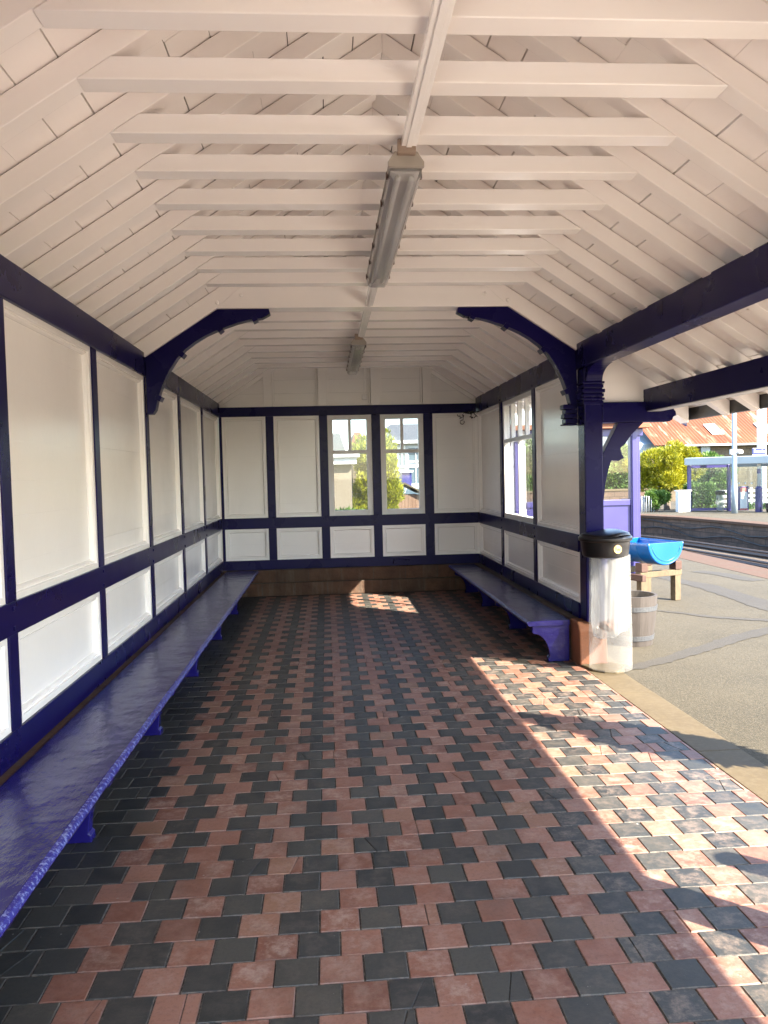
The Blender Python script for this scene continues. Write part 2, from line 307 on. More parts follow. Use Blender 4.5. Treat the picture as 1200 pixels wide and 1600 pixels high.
# ------------------------------------------------------------------ ground
bm = BM(); s = 0.15; fX0, fY0 = -0.068, 2.4085
rows = range(int((Y0 - .4 - fY0) / s), int((11.3 - fY0) / s) + 1)
F = []; uvl = bm.loops.layers.uv.new('tile')
XRF = 2.13
for j in rows:
    yb = fY0 - s + j * s; off = s / 2 if j % 2 else 0
    for i in range(-12, 17):
        x0 = fX0 + off + i * s; x1 = x0 + s
        isred = (i % 2 == 0)
        if x1 < XL + .02 or x0 > XRF - .02: continue
        x0 = max(x0, XL); x1 = min(x1, XRF)
        if x1 - x0 < .02: continue
        cxm = (x0 + x1) / 2
        if cxm < -1.0: isred = False
        g = 0.0016 + random.random() * .0008
        zz = -0.0005 + random.uniform(-.0012, .0006); tx, ty = random.uniform(-.006, .006), random.uniform(-.006, .006)
        jx, jy = random.uniform(-.0012, .0012), random.uniform(-.0012, .0012)
        w = 0.0
        lane = math.exp(-((cxm + .05) / .5) ** 2) * .85 + math.exp(-((cxm - 1.45) / .55) ** 2) * .95 + .30
        if cxm > -1.0 and random.random() < lane: w = random.uniform(.2, 1.0) * (1 if isred else (.16 if cxm < 1.0 else .55))
        zf = lambda x, y: zz + tx * (x - cxm) + ty * (y - yb - s / 2)
        a, c_, b0, b1 = x0 + g + jx, x1 - g + jx, yb + g + jy, yb + s - g + jy
        polys = [[(a, b0), (c_, b0), (c_, b1), (a, b1)]]
        if random.random() < .07 and x1 - x0 > .13:           # a cracked or cut tile
            q0 = a + (c_ - a) * random.uniform(.3, .7); q1 = q0 + random.choice((0, 0, .04, -.05, .06)); q1 = min(max(q1, a + .02), c_ - .02); kk = .0008
            polys = [[(a, b0), (q0 - kk, b0), (q1 - kk, b1), (a, b1)], [(q0 + kk, b0), (c_, b0), (c_, b1), (q1 + kk, b1)]]
        for poly in polys:
            mx_, my_ = sum(p[0] for p in poly) / 4, sum(p[1] for p in poly) / 4; e = .0022
            cv = [random.uniform(.6, 2.6) if random.random() < .25 else 1 for _ in range(4)]   # chipped corners
            inn = [(p[0] + math.copysign(e * cv[k], mx_ - p[0]), p[1] + math.copysign(e * cv[k], my_ - p[1])) for k, p in enumerate(poly)]
            top = [bm.verts.new((x, y, zf(x, y))) for x, y in inn]; bot = [bm.verts.new((x, y, -.006)) for x, y in poly]
            fs = [bm.faces.new(top)] + [bm.faces.new([bot[k], bot[(k + 1) % 4], top[(k + 1) % 4], top[k]]) for k in range(4)]
            r_ = random.random()
            for f in fs:
                for lp in f.loops: lp[uvl].uv = ((lp.vert.co.x - a) / (c_ - a), (lp.vert.co.y - b0) / (b1 - b0))
            F += [(1.0 if isred else 0.0, r_, w)] * 5
for name in ('red', 'rnd', 'wear'): pass
floor = link('floor', bm, 'tile')
for k, nm in enumerate(('red', 'rnd', 'wear')):
    at = floor.data.attributes.new(nm, 'FLOAT', 'FACE'); at.data.foreach_set('value', [f[k] for f in F])
tag(floor, kind='structure')
bm = BM(); box(bm, XL - .1, XRF + .003, Y0 - .5, YE, -.30, -.0052); tag(link('floor_bed', bm, 'grout'), kind='structure')
# kerb stones
bm = BM(); y = Y0 - 8
while y < 6.55:
    y2 = min(y + random.uniform(1.1, 1.5), 6.55); box(bm, XRF + .003, 2.40, y + .003, y2 - .003, -.25, -.001 + random.uniform(-.002, .002)); y = y2
tag(link('kerb', bm, 'kerb', bevel=.004), kind='structure')
bm = BM(); prism(bm, [(2.12, 6.56), (2.16, 6.42), (2.24, 6.34), (2.33, 6.31), (2.41, 6.36), (2.45, 6.47), (2.45, 6.9), (2.12, 6.9)], -.2, .022, 'z'); tag(link('post_base_slab', bm, 'kerb', bevel=.01), kind='structure')
# near platform
def sheet(name, pts, z, mat, th=.2):
    bm = BM(); prism(bm, pts, z - th, z, 'z'); return tag(link(name, bm, mat), kind='structure')
sheet('platform', [(2.403, -14), (6.5, -14), (6.5, 11.0), (6.58, 16), (6.7, 22), (6.7, 60), (2.403, 60)], -.006, 'asphalt', .9)
sheet('platform_edge', [(6.503, -14), (7.12, -14), (7.12, 11.0), (7.22, 16), (7.5, 22), (7.5, 60), (6.703, 60), (6.703, 22), (6.583, 16), (6.503, 11.0)], -.002, 'coping', .95)
sheet('concrete_paving', [(2.405, -12), (6.498, -12), (6.498, 10.4), (2.405, 3.55)], -.0035, 'concrete', .06)  # unseen pale paving added to bounce sunlight onto the ceiling
def trench(pts, widths, z):
    rnd = random.Random(len(pts) + int(z * -1e5)); P_ = [Vector((x, y, 0)) for x, y in pts]; L, R = [], []
    for i in range(len(P_) - 1):
        for k in range(8):
            f = k / 8; p0, p1, p2, p3 = P_[max(i - 1, 0)], P_[i], P_[i + 1], P_[min(i + 2, len(P_) - 1)]
            p = .5 * ((2 * p1) + (p2 - p0) * f + (2 * p0 - 5 * p1 + 4 * p2 - p3) * f * f + (3 * p1 - p0 - 3 * p2 + p3) * f ** 3)
            t_ = (p2 - p1).normalized(); nn = Vector((-t_.y, t_.x, 0)); w = widths[i] + (widths[i + 1] - widths[i]) * f
            L.append(p + nn * (w / 2 + rnd.uniform(-.018, .018))); R.append(p - nn * (w / 2 + rnd.uniform(-.018, .018)))
    bm = BM(); prev = None
    for a, b_ in zip(L, R):
        ring = [bm.verts.new((a.x, a.y, z)), bm.verts.new((b_.x, b_.y, z))]
        if prev: bm.faces.new([prev[0], prev[1], ring[1], ring[0]])
        prev = ring
    return tag(link('asphalt_patch', bm, 'asphalt_dark'), kind='structure')
trench([(2.44, 6.46), (2.61, 6.54), (2.99, 6.76), (3.45, 7.1), (3.94, 7.45), (4.43, 7.75), (5.1, 8.15)], [.12, .16, .15, .17, .2, .22, .22], -.0008)
trench([(3.3, 9.5), (3.76, 9.19), (4.03, 8.91), (4.31, 8.56), (4.73, 8.27), (4.99, 7.99), (5.6, 7.6)], [.03, .05, .09, .11, .14, .14, .14], -.0014)
trench([(5.15, 12.4), (5.21, 11.41), (5.3, 10.9), (5.28, 9.98), (5.24, 9.15), (5.21, 8.5)], [.2, .3, .34, .36, .4, .4], -.0022)
trench([(5.95, 12.5), (6.16, 12.02), (6.21, 11.45), (6.3, 11.2)], [.25, .3, .3, .25], -.0018)
sheet('yard', [(-14, 11.7), (2.39, 11.7), (2.39, 60), (-14, 60)], -.02, 'soil', .9)
sheet('yard', [(-14, -14), (-1.75, -14), (-1.75, 11.69), (-14, 11.69)], -.02, 'soil', .9)
sheet('yard', [(-1.74, -14), (2.12, -14), (2.12, Y0 - .51), (-1.74, Y0 - .51)], -.01, 'asphalt', .9)
bm = BM(); vs = [bm.verts.new(p) for p in ((-900, -900, -1.05), (900, -900, -1.05), (900, 900, -1.05), (-900, 900, -1.05))]; bm.faces.new(vs)
tag(link('ground', bm, 'soil'), kind='structure')
sheet('track_bed', [(7.0, -14), (13.3, -14), (13.3, 60), (7.0, 60)], -.86, 'ballast', .15)
def rail(off, nm):
    pts = [(13.2 - off, 12), (12.9 - off, 20), (12.5 - off, 24.5), (12.15 - off, 27), (11.6 - off, 29), (10.6 - off, 31.5), (8.6 - off, 35)]
    bm = BM(); tube(bm, [(x, y, -.70) for x, y in pts], .04, 6); tube(bm, [(x, y, -.80) for x, y in pts], .06, 6); return tag(link(nm, bm, 'rail_steel'), kind='structure')
rail(.75, 'rail'); rail(2.2, 'rail')
fe = [(13.2, 10), (13.1, 15), (12.9, 20), (12.5, 24.5), (12.2, 26.8), (11.6, 28.4), (10.9, 29.6), (9.5, 32), (7.6, 35)]
tag(link('far_platform_face', prism(BM(), fe + [(30, 35), (30, 10)], -1.0, -.10, 'z'), 'platform_stone'), kind='structure')
bm = BM(); prism(bm, [(x - .06, y - .03) for x, y in fe] + [(x + .55, y + .3) for x, y in fe[::-1]], -.098, 0.0, 'z'); tag(link('far_platform_edge', bm, 'coping', bevel=.02), kind='structure')
sheet('far_platform', [(x + .553, y + .3) for x, y in fe] + [(60, 60), (60, 10)], -.004, 'asphalt', .09)

# ------------------------------------------------------------------ the waiting shelter
SH = thing('waiting_shelter', 'navy and cream timber waiting shelter with open raftered roof and tiled floor', 'shelter')
P = lambda nm, bm, mat, bevel=.003, par=None, sm=False: link(nm, bm, mat, par or SH, bevel, sm)
# wall-local frames: (u along the wall, w into the room, z up)
WALLS = {'l': lambda u, w, z: (XL + w, u, z), 'r': lambda u, w, z: (XR - w, u, z), 'e': lambda u, w, z: (u, YE - w, z)}
def wbox(bm, wl, u0, u1, w0, w1, z0, z1):
    f = WALLS[wl]; vs = [bm.verts.new(f(*p)) for p in ((u0, w0, z0), (u1, w0, z0), (u1, w1, z0), (u0, w1, z0), (u0, w0, z1), (u1, w0, z1), (u1, w1, z1), (u0, w1, z1))]
    for q in ((0, 3, 2, 1), (4, 5, 6, 7), (0, 1, 5, 4), (1, 2, 6, 5), (2, 3, 7, 6), (3, 0, 4, 7)): bm.faces.new([vs[i] for i in q])
def frame_loft(bm, wl, u0, u1, z0, z1, prof):
    f = WALLS[wl]; loops = []
    for (d, w) in prof: loops.append([bm.verts.new(f(*p)) for p in ((u0 + d, w, z0 + d), (u1 - d, w, z0 + d), (u1 - d, w, z1 - d), (u0 + d, w, z1 - d))])
    for A, B in zip(loops, loops[1:] + loops[:1]):
        for i in range(4): bm.faces.new([A[i], A[(i + 1) % 4], B[(i + 1) % 4], B[i]])
MOULD = [(-.012, -.075), (-.012, -.004), (.032, -.004), (.034, -.018), (.042, -.018), (.045, -.014), (.052, -.020), (.058, -.034), (.058, -.075)]
def wall_panel(wl, u0, u1, z0, z1):
    bm = BM(); z = z0 - .01; k = 0
    while z < z1 - .01:
        h = min(random.uniform(.17, .25), z1 + .01 - z)
        if z1 + .01 - (z + h) < .06: h = z1 + .01 - z
        f = WALLS[wl]; t0, t1, t2, t3 = [random.uniform(-.0012, .0012) for _ in range(4)]
        g = random.choice((.0002, .0003, .0008))
        vs = [bm.verts.new(f(*p)) for p in ((u0 - .01, -.072, z), (u1 + .01, -.072, z), (u1 + .01, -.042 + t0, z), (u0 - .01, -.042 + t1, z),
              (u0 - .01, -.072, z + h - g), (u1 + .01, -.072, z + h - g), (u1 + .01, -.042 + t2, z + h - g), (u0 - .01, -.042 + t3, z + h - g))]
        for q in ((0, 3, 2, 1), (4, 5, 6, 7), (0, 1, 5, 4), (1, 2, 6, 5), (2, 3, 7, 6), (3, 0, 4, 7)): bm.faces.new([vs[i] for i in q])
        z += h
    wbox(bm, wl, u0 - .02, u1 + .02, -.10, -.0735, z0 - .02, z1 + .02)
    p = P('wall_panel', bm, 'cream', 0)
    bm = BM(); frame_loft(bm, wl, u0, u1, z0, z1, MOULD); link('panel_moulding', bm, 'cream', p, 0)
def window(wl, u0, u1, z0, z1, st, top, bot, tr_z, tr_h, mun, mh, lower_mun=None):
    bm = BM(); w0, w1 = -.085, -.012
    wbox(bm, wl, u0 - .01, u0 + st, w0, w1, z0 - .01, z1 + .01); wbox(bm, wl, u1 - st, u1 + .01, w0, w1, z0 - .01, z1 + .01)
    wbox(bm, wl, u0 + st, u1 - st, w0, w1 - .002, z1 - top, z1 + .01); wbox(bm, wl, u0 + st, u1 - st, w0, w1 - .002, z0 - .01, z0 + bot)
    wbox(bm, wl, u0 + st, u1 - st, w0 + .01, w1 - .008, tr_z, tr_z + tr_h)
    for c in mun: wbox(bm, wl, c - mh / 2, c + mh / 2, w0 + .012, w1 - .011, tr_z + tr_h, z1 - top)
    for c in (lower_mun or []): wbox(bm, wl, c - mh / 2, c + mh / 2, w0 + .012, w1 - .011, z0 + bot, tr_z)
    wf = P('window', bm, 'white', .004)
    bm = BM(); wbox(bm, wl, u0 + st - .005, u1 - st + .005, -.052, -.048, z0 + bot - .005, z1 - top + .005); link('pane', bm, 'glass_old' if wl == 'e' else 'glass', wf)
    return wf
def post(wl, u0, u1, z0, z1, w1=.006):
    bm = BM(); wbox(bm, wl, u0, u1, -.11, w1, z0, z1); P('post', bm, 'navy')
def pegs(wl, pts):
    bm = BM()
    for u, z in pts: wbox(bm, wl, u - .011, u + .011, .0, .018, z - .011, z + .011)
    return bm
# left wall
LP = [3.84 + 1.515 * k for k in range(-4, 5)]; LP = [y for y in LP]
hw = .055
edges = [Y0] + LP + [YE]
for a, b_ in zip(edges, edges[1:]):
    u0, u1 = (a + hw if a in LP else a), (b_ - hw if b_ in LP else b_ - .008)
    if u1 - u0 < .4: continue
    wall_panel('l', u0, u1, ZM1, ZT); wall_panel('l', u0, u1, ZB, ZM2)
bm = BM(); wbox(bm, 'l', Y0, YE + .1, -.11, .010, ZM2, ZM1); P('rail', bm, 'navy')
bm = BM(); wbox(bm, 'l', Y0, YE + .1, -.11, .012, .365, ZB); P('rail', bm, 'navy')
bm = BM(); wbox(bm, 'l', Y0, YE + .1, -.13, .020, ZT, 2.728); P('wall_plate', bm, 'navy', .006)
for y in LP: post('l', y - hw, y + hw, ZB, ZM2); post('l', y - hw, y + hw, ZM1, ZT)
for y in LP[2:]:
    bm = pegs('l', [(y, ZM1 - .03), (y, ZM2 + .03), (y, ZT + .03)]); P('peg', bm, 'navy', .002)
# end wall
EPX = [(-.83, -.718), (-.081, .037), (.662, .785), (1.403, 1.535)]
bays = [(XL + .05, -.83), (-.718, -.081), (.037, .662), (.785, 1.403), (1.535, XR - .012)]
for k, (a, b_) in enumerate(bays):
    wall_panel('e', a, b_, ZB, ZM2)
    if k in (2, 3):
        ww = window('e', a, b_, ZM1, ZT, .075, .065, .075, 1.985, .052, [(a + b_) / 2], .045)
    else: wall_panel('e', a, b_, ZM1, ZT)
for a, b_ in EPX: post('e', a, b_, ZB, ZM2, .008); post('e', a, b_, ZM1, ZT, .008)
post('e', XL + .012, XL + .05, ZB, ZM2, .003); post('e', XL + .012, XL + .05, ZM1, ZT, .003)
bm = BM(); wbox(bm, 'e', XL + .011, XR - .011, -.11, .009, ZM2, ZM1); P('rail', bm, 'navy')
bm = BM(); wbox(bm, 'e', XL + .013, XR - .013, -.11, .011, .375, ZB); P('rail', bm, 'navy')
bm = BM(); wbox(bm, 'e', XL + .021, XR - .021, -.13, .022, ZT, 2.668); P('wall_plate', bm, 'navy', .006)
for xa in (XL - .144, XR - .006):
    bm = BM(); box(bm, xa, xa + .15, YE - .006, YE + .13, .374, 2.60); P('post', bm, 'cream')
# gable above the end wall
bm = BM(); z = 2.668; ZG = 3.2
while z < 4.0:
    h = .19; half = max(0.05, min(1.83, HALF + (ZC + .17 - z) / SL)); wbox(bm, 'e', XC - half, XC + half, -.075, -.052 + random.uniform(-.002, .002), z, z + h - .002); z += h
wbox(bm, 'e', XC - 1.97, XC + 1.97, -.12, -.077, 2.60, 3.0); wbox(bm, 'e', XC - 1.40, XC + 1.40, -.12, -.077, 3.0, 3.2); wbox(bm, 'e', XC - 1.08, XC + 1.08, -.12, -.077, 3.2, 3.4); P('gable_boards', bm, 'cream', 0)
for a, b_ in [(-.846, -.724), (-.085, .035), (.66, .79), (1.40, 1.53)]:
    bm = BM(); wbox(bm, 'e', a, b_, -.06, .020, 2.669, min(3.24, zlow(a if a < XC else b_) + .05)); P('gable_stud', bm, 'cream')
def eb(u0, u1, z0, z1, w=.004): 
    bm = BM(); wbox(bm, 'e', u0, u1, -.06, w, z0, z1); P('gable_trim', bm, 'cream')
for a, b_ in [(-.724, -.085), (.035, .66), (.79, 1.40)]:
    eb(a + .002, b_ - .002, 2.669, 2.70)
    eb(a + .001, a + .026, 2.701, 3.19, -.004); eb(b_ - .030, b_ - .008, 2.701, 3.19, -.004)
eb(XC - 1.74, -.848, 2.669, 2.70); eb(1.532, XC + 1.74, 2.669, 2.70)
for sgn in (-1, 1):
    pts = [(XC + sgn * d, ZC - SL * (d - HALF) + o) for d, o in ((.9, -.0), (1.78, -.0), (1.78, -.06), (.9, -.06))]
    bm = BM(); prism(bm, pts, YE - .006, YE + .035, 'y'); P('gable_trim', bm, 'cream')
# right wall (far half only)
RP = [8.262, 9.83]
rb = [(6.80, 8.20), (8.33, 9.77), (9.89, YE - .01)]
for k, (a, b_) in enumerate(rb):
    wall_panel('r', a, b_, ZB, ZM2)
    if k == 1: window('r', a, b_, ZM1, ZT, .055, .055, .06, 2.03, .045, [a + .055 + (b_ - a - .11) * q for q in (.25, .5, .75)], .03, [(a + b_) / 2])
    else: wall_panel('r', a, b_, ZM1, ZT)
for y in RP: post('r', y - .06, y + .06, ZB, ZM2); post('r', y - .06, y + .06, ZM1, ZT)
bm = BM(); wbox(bm, 'r', 6.80, YE + .1, -.11, .010, ZM2, ZM1); P('rail', bm, 'navy')
bm = BM(); wbox(bm, 'r', 6.80, YE + .1, -.11, .012, .375, ZB); P('rail', bm, 'navy')
for y in RP: P('peg', pegs('r', [(y, ZM1 - .03), (y, ZM2 + .03), (y, ZT + .03)]), 'navy', .002)
bm = BM(); wbox(bm, 'r', Y0, YE + .1, -.14, .012, ZT, 2.755); P('roof_beam', bm, 'navy', .008)
# plinths
def plinth(pts, bv=.008): 
    bm = BM()
    for p in pts: box(bm, *p)
    return P('plinth', bm, 'plinth', bv)
plinth([(XL - .12, XL + .05, Y0, YE + .1, 0, .363)])
plinth([(XL + .052, XR - .08, YE - .035, YE + .12, .19, .372), (XL + .052, XR - .08, YE - .065, YE + .12, 0, .188)])
plinth([(XR - .075, XR + .15, 6.86, YE + .1, 0, .372)])
bm = BM(); prism(bm, [(6.58, 0), (6.60, .30), (6.66, .372), (6.855, .372), (6.855, 0)], XR - .07, XR + .17, 'x'); P('plinth', bm, 'terracotta', .012)
bm = BM(); box(bm, XR - .04, XR + .17, 1.93, 2.12, 0, .372); P('plinth', bm, 'terracotta', .012)
# corner posts with capitals and curved braces
for yp in (6.62, 1.93):
    bm = BM(); box(bm, XR + .002, XR + .162, yp, yp + .178, .373, ZT); p = P('corner_post', bm, 'navy', .01)
    bm = BM()
    for zc, r, h in ((2.405, .014, .018), (2.375, .007, .03), (2.335, .017, .03), (2.30, .009, .026), (2.268, .014, .018), (2.235, .006, .03)):
        box(bm, XR + .002 - r, XR + .162 + r, yp - r, yp + .178 + r, zc - h / 2, zc + h / 2)
    link('capital', bm, 'navy', p, .004)
    # brace under the beam towards the viewer and (for the near post) away
    for sg in ((-1,) if yp > 5 else (-1, 1)):
        bm = BM(); base = yp if sg < 0 else yp + .178
        pts = []
        for k in range(11):
            t = k / 10; a = t * math.pi / 2
            pts.append((base + sg * (.40 * (1 - math.cos(a)) + .004), 2.42 - .0 + (ZT - 2.42) * math.sin(a) - .0))
        poly = [(base, 2.42)] + pts[1:] + [(base, ZT)]
        poly = [(base, ZT - .001), (base, 2.415)] + [(base + sg * (.03 + .30 * (1 - math.cos(k / 8 * 1.45))), 2.415 + (ZT - 2.416) * math.sin(k / 8 * math.pi / 2)) for k in range(9)]
        prism(bm, poly, XR + .012, XR + .15, 'x'); P('brace', bm, 'navy', .004)
    # outrigger and its brace to the platform side
    bm = BM(); zo0, zo1 = 2.067, 2.238
    prism(bm, [(XR + .165, zo0), (2.93, zo0), (2.955, zo0 + .012), (2.965, zo0 + .04), (2.99, zo0 + .05), (2.985, zo0 + .085), (2.97, zo0 + .10), (2.97, zo1 - .03), (2.80, zo1 - .03), (2.80, zo1), (XR + .165, zo1)], yp + .01, yp + .13)
    P('outrigger', bm, 'navy', .004)
    bm = BM()
    prism(bm, [(2.347, 1.80), (2.49, 2.066), (2.71, 2.066), (2.60, 1.96), (2.545, 1.885), (2.505, 1.85), (2.515, 1.80), (2.535, 1.765), (2.49, 1.742), (2.425, 1.748), (2.40, 1.68), (2.37, 1.55), (2.347, 1.36)], yp + .02, yp + .12)
    P('brace', bm, 'navy', .004)
    bm = BM(); prism(bm, [(XR + .15, zo1 + .001), (2.72, zo1 + .001), (2.72, zlow(2.72) + .03), (XR + .15, zlow(XR + .15) + .03)], yp + .05, yp + .09); P('spandrel', bm, 'cream_roof', 0)
# canopy beam
bm = BM(); box(bm, 2.725, 2.845, Y0, 6.78, 2.158, 2.345); cb = P('canopy_beam', bm, 'navy', .005)
bm = BM(); box(bm, 2.728, 2.842, Y0, 6.61, 2.1515, 2.1575); link('worn_underside', bm, 'wear', cb)  # worn underside kept pale to paint in light bounced off the ground
# arched brackets under the truss
def bracket(yp, sgn):
    root = XL + .02 if sgn < 0 else XR - .013
    off = abs(root - XC)
    prof = [(off, 2.72), (off, 2.66)]
    lowline = [(d, ZC - .06 - SL * (d - HALF) + .0) for d in (off,)]
    poly = [(off, ZC - .045 - SL * (off - HALF)), (1.226, ZC - .045), (.80, ZC - .045), (.79, ZC - .085), (.84, ZC - .13)]
    arc = [(d, ZC + z) for d, z in ((.86, -.122), (.961, -.132), (1.068, -.160), (1.175, -.195), (1.255, -.226), (1.335, -.262), (1.42, -.312), (1.50, -.372), (1.572, -.448), (1.638, -.546), (1.70, -.672), (1.741, -.785), (1.760, -.868), (1.787, -.905), (1.83, -.906))]
    poly[-1:] = []
    poly += arc
    bm = BM(); prism(bm, [(XC + sgn * d, z) for d, z in poly], yp + .03, yp + .13); p = P('bracket', bm, 'navy', .004)
    for d, z in ((.92, ZC - .130), (1.21, ZC - .212), (1.53, ZC - .415), (1.728, ZC - .775)):
        m4 = Matrix.Translation((XC + sgn * d, yp + .08, z)) @ Matrix.Rotation(sgn * math.radians(25 + 45 * (d - .9)), 4, 'Y')
        bm = BM(); box(bm, -.022, .022, -.06, .06, -.018, .03, m4); link('block', bm, 'navy', p, .002)
for yp in (6.76, 2.02):
    bracket(yp, -1); bracket(yp, 1)
# moulded stop below the right bracket
bm = BM()
for z0, z1, r in ((2.20, 2.24, .125), (2.16, 2.198, .108), (2.12, 2.158, .12), (2.075, 2.118, .108), (2.06, 2.073, .125)): box(bm, XR - r, XR - .001, 6.79, 6.90, z0, z1)
P('bracket_stop', bm, 'navy', .006)

# roof: rafters, collars, sarking boards, slates
RD, RT = .115, .10
def rafter_pts(sgn, d_end, low=0.0):
    f = lambda d: ZC - SL * (d - HALF) - low
    return [(XC + sgn * .0, f(0)), (XC + sgn * d_end, f(d_end)), (XC + sgn * d_end, f(d_end) + RD + low - .004), (XC + sgn * .0, f(0) + RD + low - .004)]
ys = [6.13 - .442 * k for k in range(17)] + [7.08 + .4535 * k for k in range(9)]
for y in ys:
    if y < Y0 or y > YE - .25: continue
    j = random.uniform(-.006, .006); y += j
    for sgn in (-1, 1):
        de = 2.28 if sgn < 0 else (2.84 if y < 6.9 else 2.32)
        lo = random.uniform(-.004, .004)
        bm = BM(); prism(bm, rafter_pts(sgn, de, lo), y, y + RT); P('rafter', bm, 'cream_roof', .004)
    bm = BM(); zz = ZC + random.uniform(-.004, .004); hh = .082
    prism(bm, [(XC - HALF + .005, zz), (XC + HALF - .005, zz), (XC + HALF - .005 - hh / SL, zz + hh), (XC - HALF + .005 + hh / SL, zz + hh)], y - .003, y + RT + .003); P('collar_beam', bm, 'cream_roof', .004)
for y in (6.76, 2.02):
    for sgn in (-1, 1):
        de = 2.28 if sgn < 0 else 2.80
        bm = BM(); prism(bm, rafter_pts(sgn, de, .045), y, y + .16); P('truss_rafter', bm, 'cream_roof', .005)
    bm = BM(); prism(bm, [(XC - HALF + .002, ZC - .045), (XC + HALF - .002, ZC - .045), (XC + HALF - .20, ZC + .13), (XC - HALF + .20, ZC + .13)], y - .004, y + .164); P('truss_collar', bm, 'cream_roof', .005)
    bm = BM()
    for sgn in (-1, 1):
        for d, z in ((1.22, .0), (1.02, .06)):
            lathe(bm, [(.016, 0), (.016, .006), (.010, .012)], 0, 0, 10)
            for v in list(bm.verts)[-30:]: v.co = Vector((XC + sgn * d + v.co.x, y - .004 - v.co.z, ZC + z + v.co.y))
    P('bolt', bm, 'cream_roof', 0)
for y in (YE - .075,):
    for sgn in (-1, 1):
        bm = BM(); prism(bm, rafter_pts(sgn, 2.3, -.0), y, y + .15); P('rafter', bm, 'cream_roof', .004)
# carpenter's bolts where collars meet rafters
for sgn in (-1, 1):
    bm = BM(); w_ = .19; d = 0.0
    th = math.atan(SL); k = 0
    while d < 2.86:
        d2 = d + w_ * random.uniform(.94, 1.06) * math.cos(th)
        y = Y0 - .15
        while y < YE + .2:
            y2 = y + random.uniform(1.6, 3.4)
            lim = 2.86 if (sgn > 0) else 2.30
            yl = min(y2, YE + .2)
            if sgn > 0 and d > 2.33: yl = min(yl, 6.92)
            dd2 = min(d2, lim)
            if d < lim - .02 and yl > y + .05:
                g = random.choice((.0015, .003, .0045, .006, .0075)); zb = lambda q: ZC - SL * (q - HALF) + RD
                o1, o2 = random.uniform(0, .004), random.uniform(0, .004)
                pts = [(d, zb(d) + o1), (dd2 - g, zb(dd2 - g) + o2), (dd2 - g, zb(dd2 - g) + .024), (d, zb(d) + .024)]
                prism(bm, [(XC + sgn * a, b_) for a, b_ in pts], y + .001, yl - .001)
            y = y2
        d = d2
    P('sarking_boards', bm, 'cream_roof', 0)
    for (ya, yb, lim) in (((Y0 - .2, YE + .25, 2.32),) if sgn < 0 else ((Y0 - .2, 6.95, 2.88), (6.951, YE + .25, 2.36))):
        f = lambda d: ZC - SL * (d - HALF) + RD + .03
        bm = BM(); prism(bm, [(XC + sgn * a, b_) for a, b_ in ((0, f(0)), (lim, f(lim)), (lim, f(lim) + .03), (0, f(0) + .03))], ya, yb); P('roofing_felt', bm, 'felt', 0)
        bm = BM(); prism(bm, [(XC + sgn * a, b_ + .032) for a, b_ in ((0, f(0)), (lim + .03, f(lim + .03)), (lim + .03, f(lim + .03) + .02), (0, f(0) + .02))], ya - .02, yb + .02 if yb > 7 else yb - .01); P('roof_slates', bm, 'slate', 0)
bm = BM(); box(bm, 3.203, 3.243, Y0 - .2, 6.95, 2.09, 2.215); P('fascia', bm, 'black_plastic', .003)
# gutter on the platform side and the violet barge board at the canopy end
bm = BM(); pts = []
for k in range(9):
    a = math.pi + math.pi * k / 8; pts.append((3.30 + .055 * math.cos(a), 2.175 + .055 * math.sin(a)))
for k in range(9):
    a = 2 * math.pi - math.pi * k / 8; pts.append((3.30 + .048 * math.cos(a), 2.176 + .048 * math.sin(a)))
prism(bm, pts, Y0 - .2, 6.95); P('gutter', bm, 'black_plastic', 0)
bm = BM(); prism(bm, [(2.36, zlow(2.36) + .16), (3.23, zlow(3.23) + .16), (3.23, zlow(3.23) - .02), (2.36, zlow(2.36) - .02)], 6.945, 6.975); P('barge_board', bm, 'violet', .003)

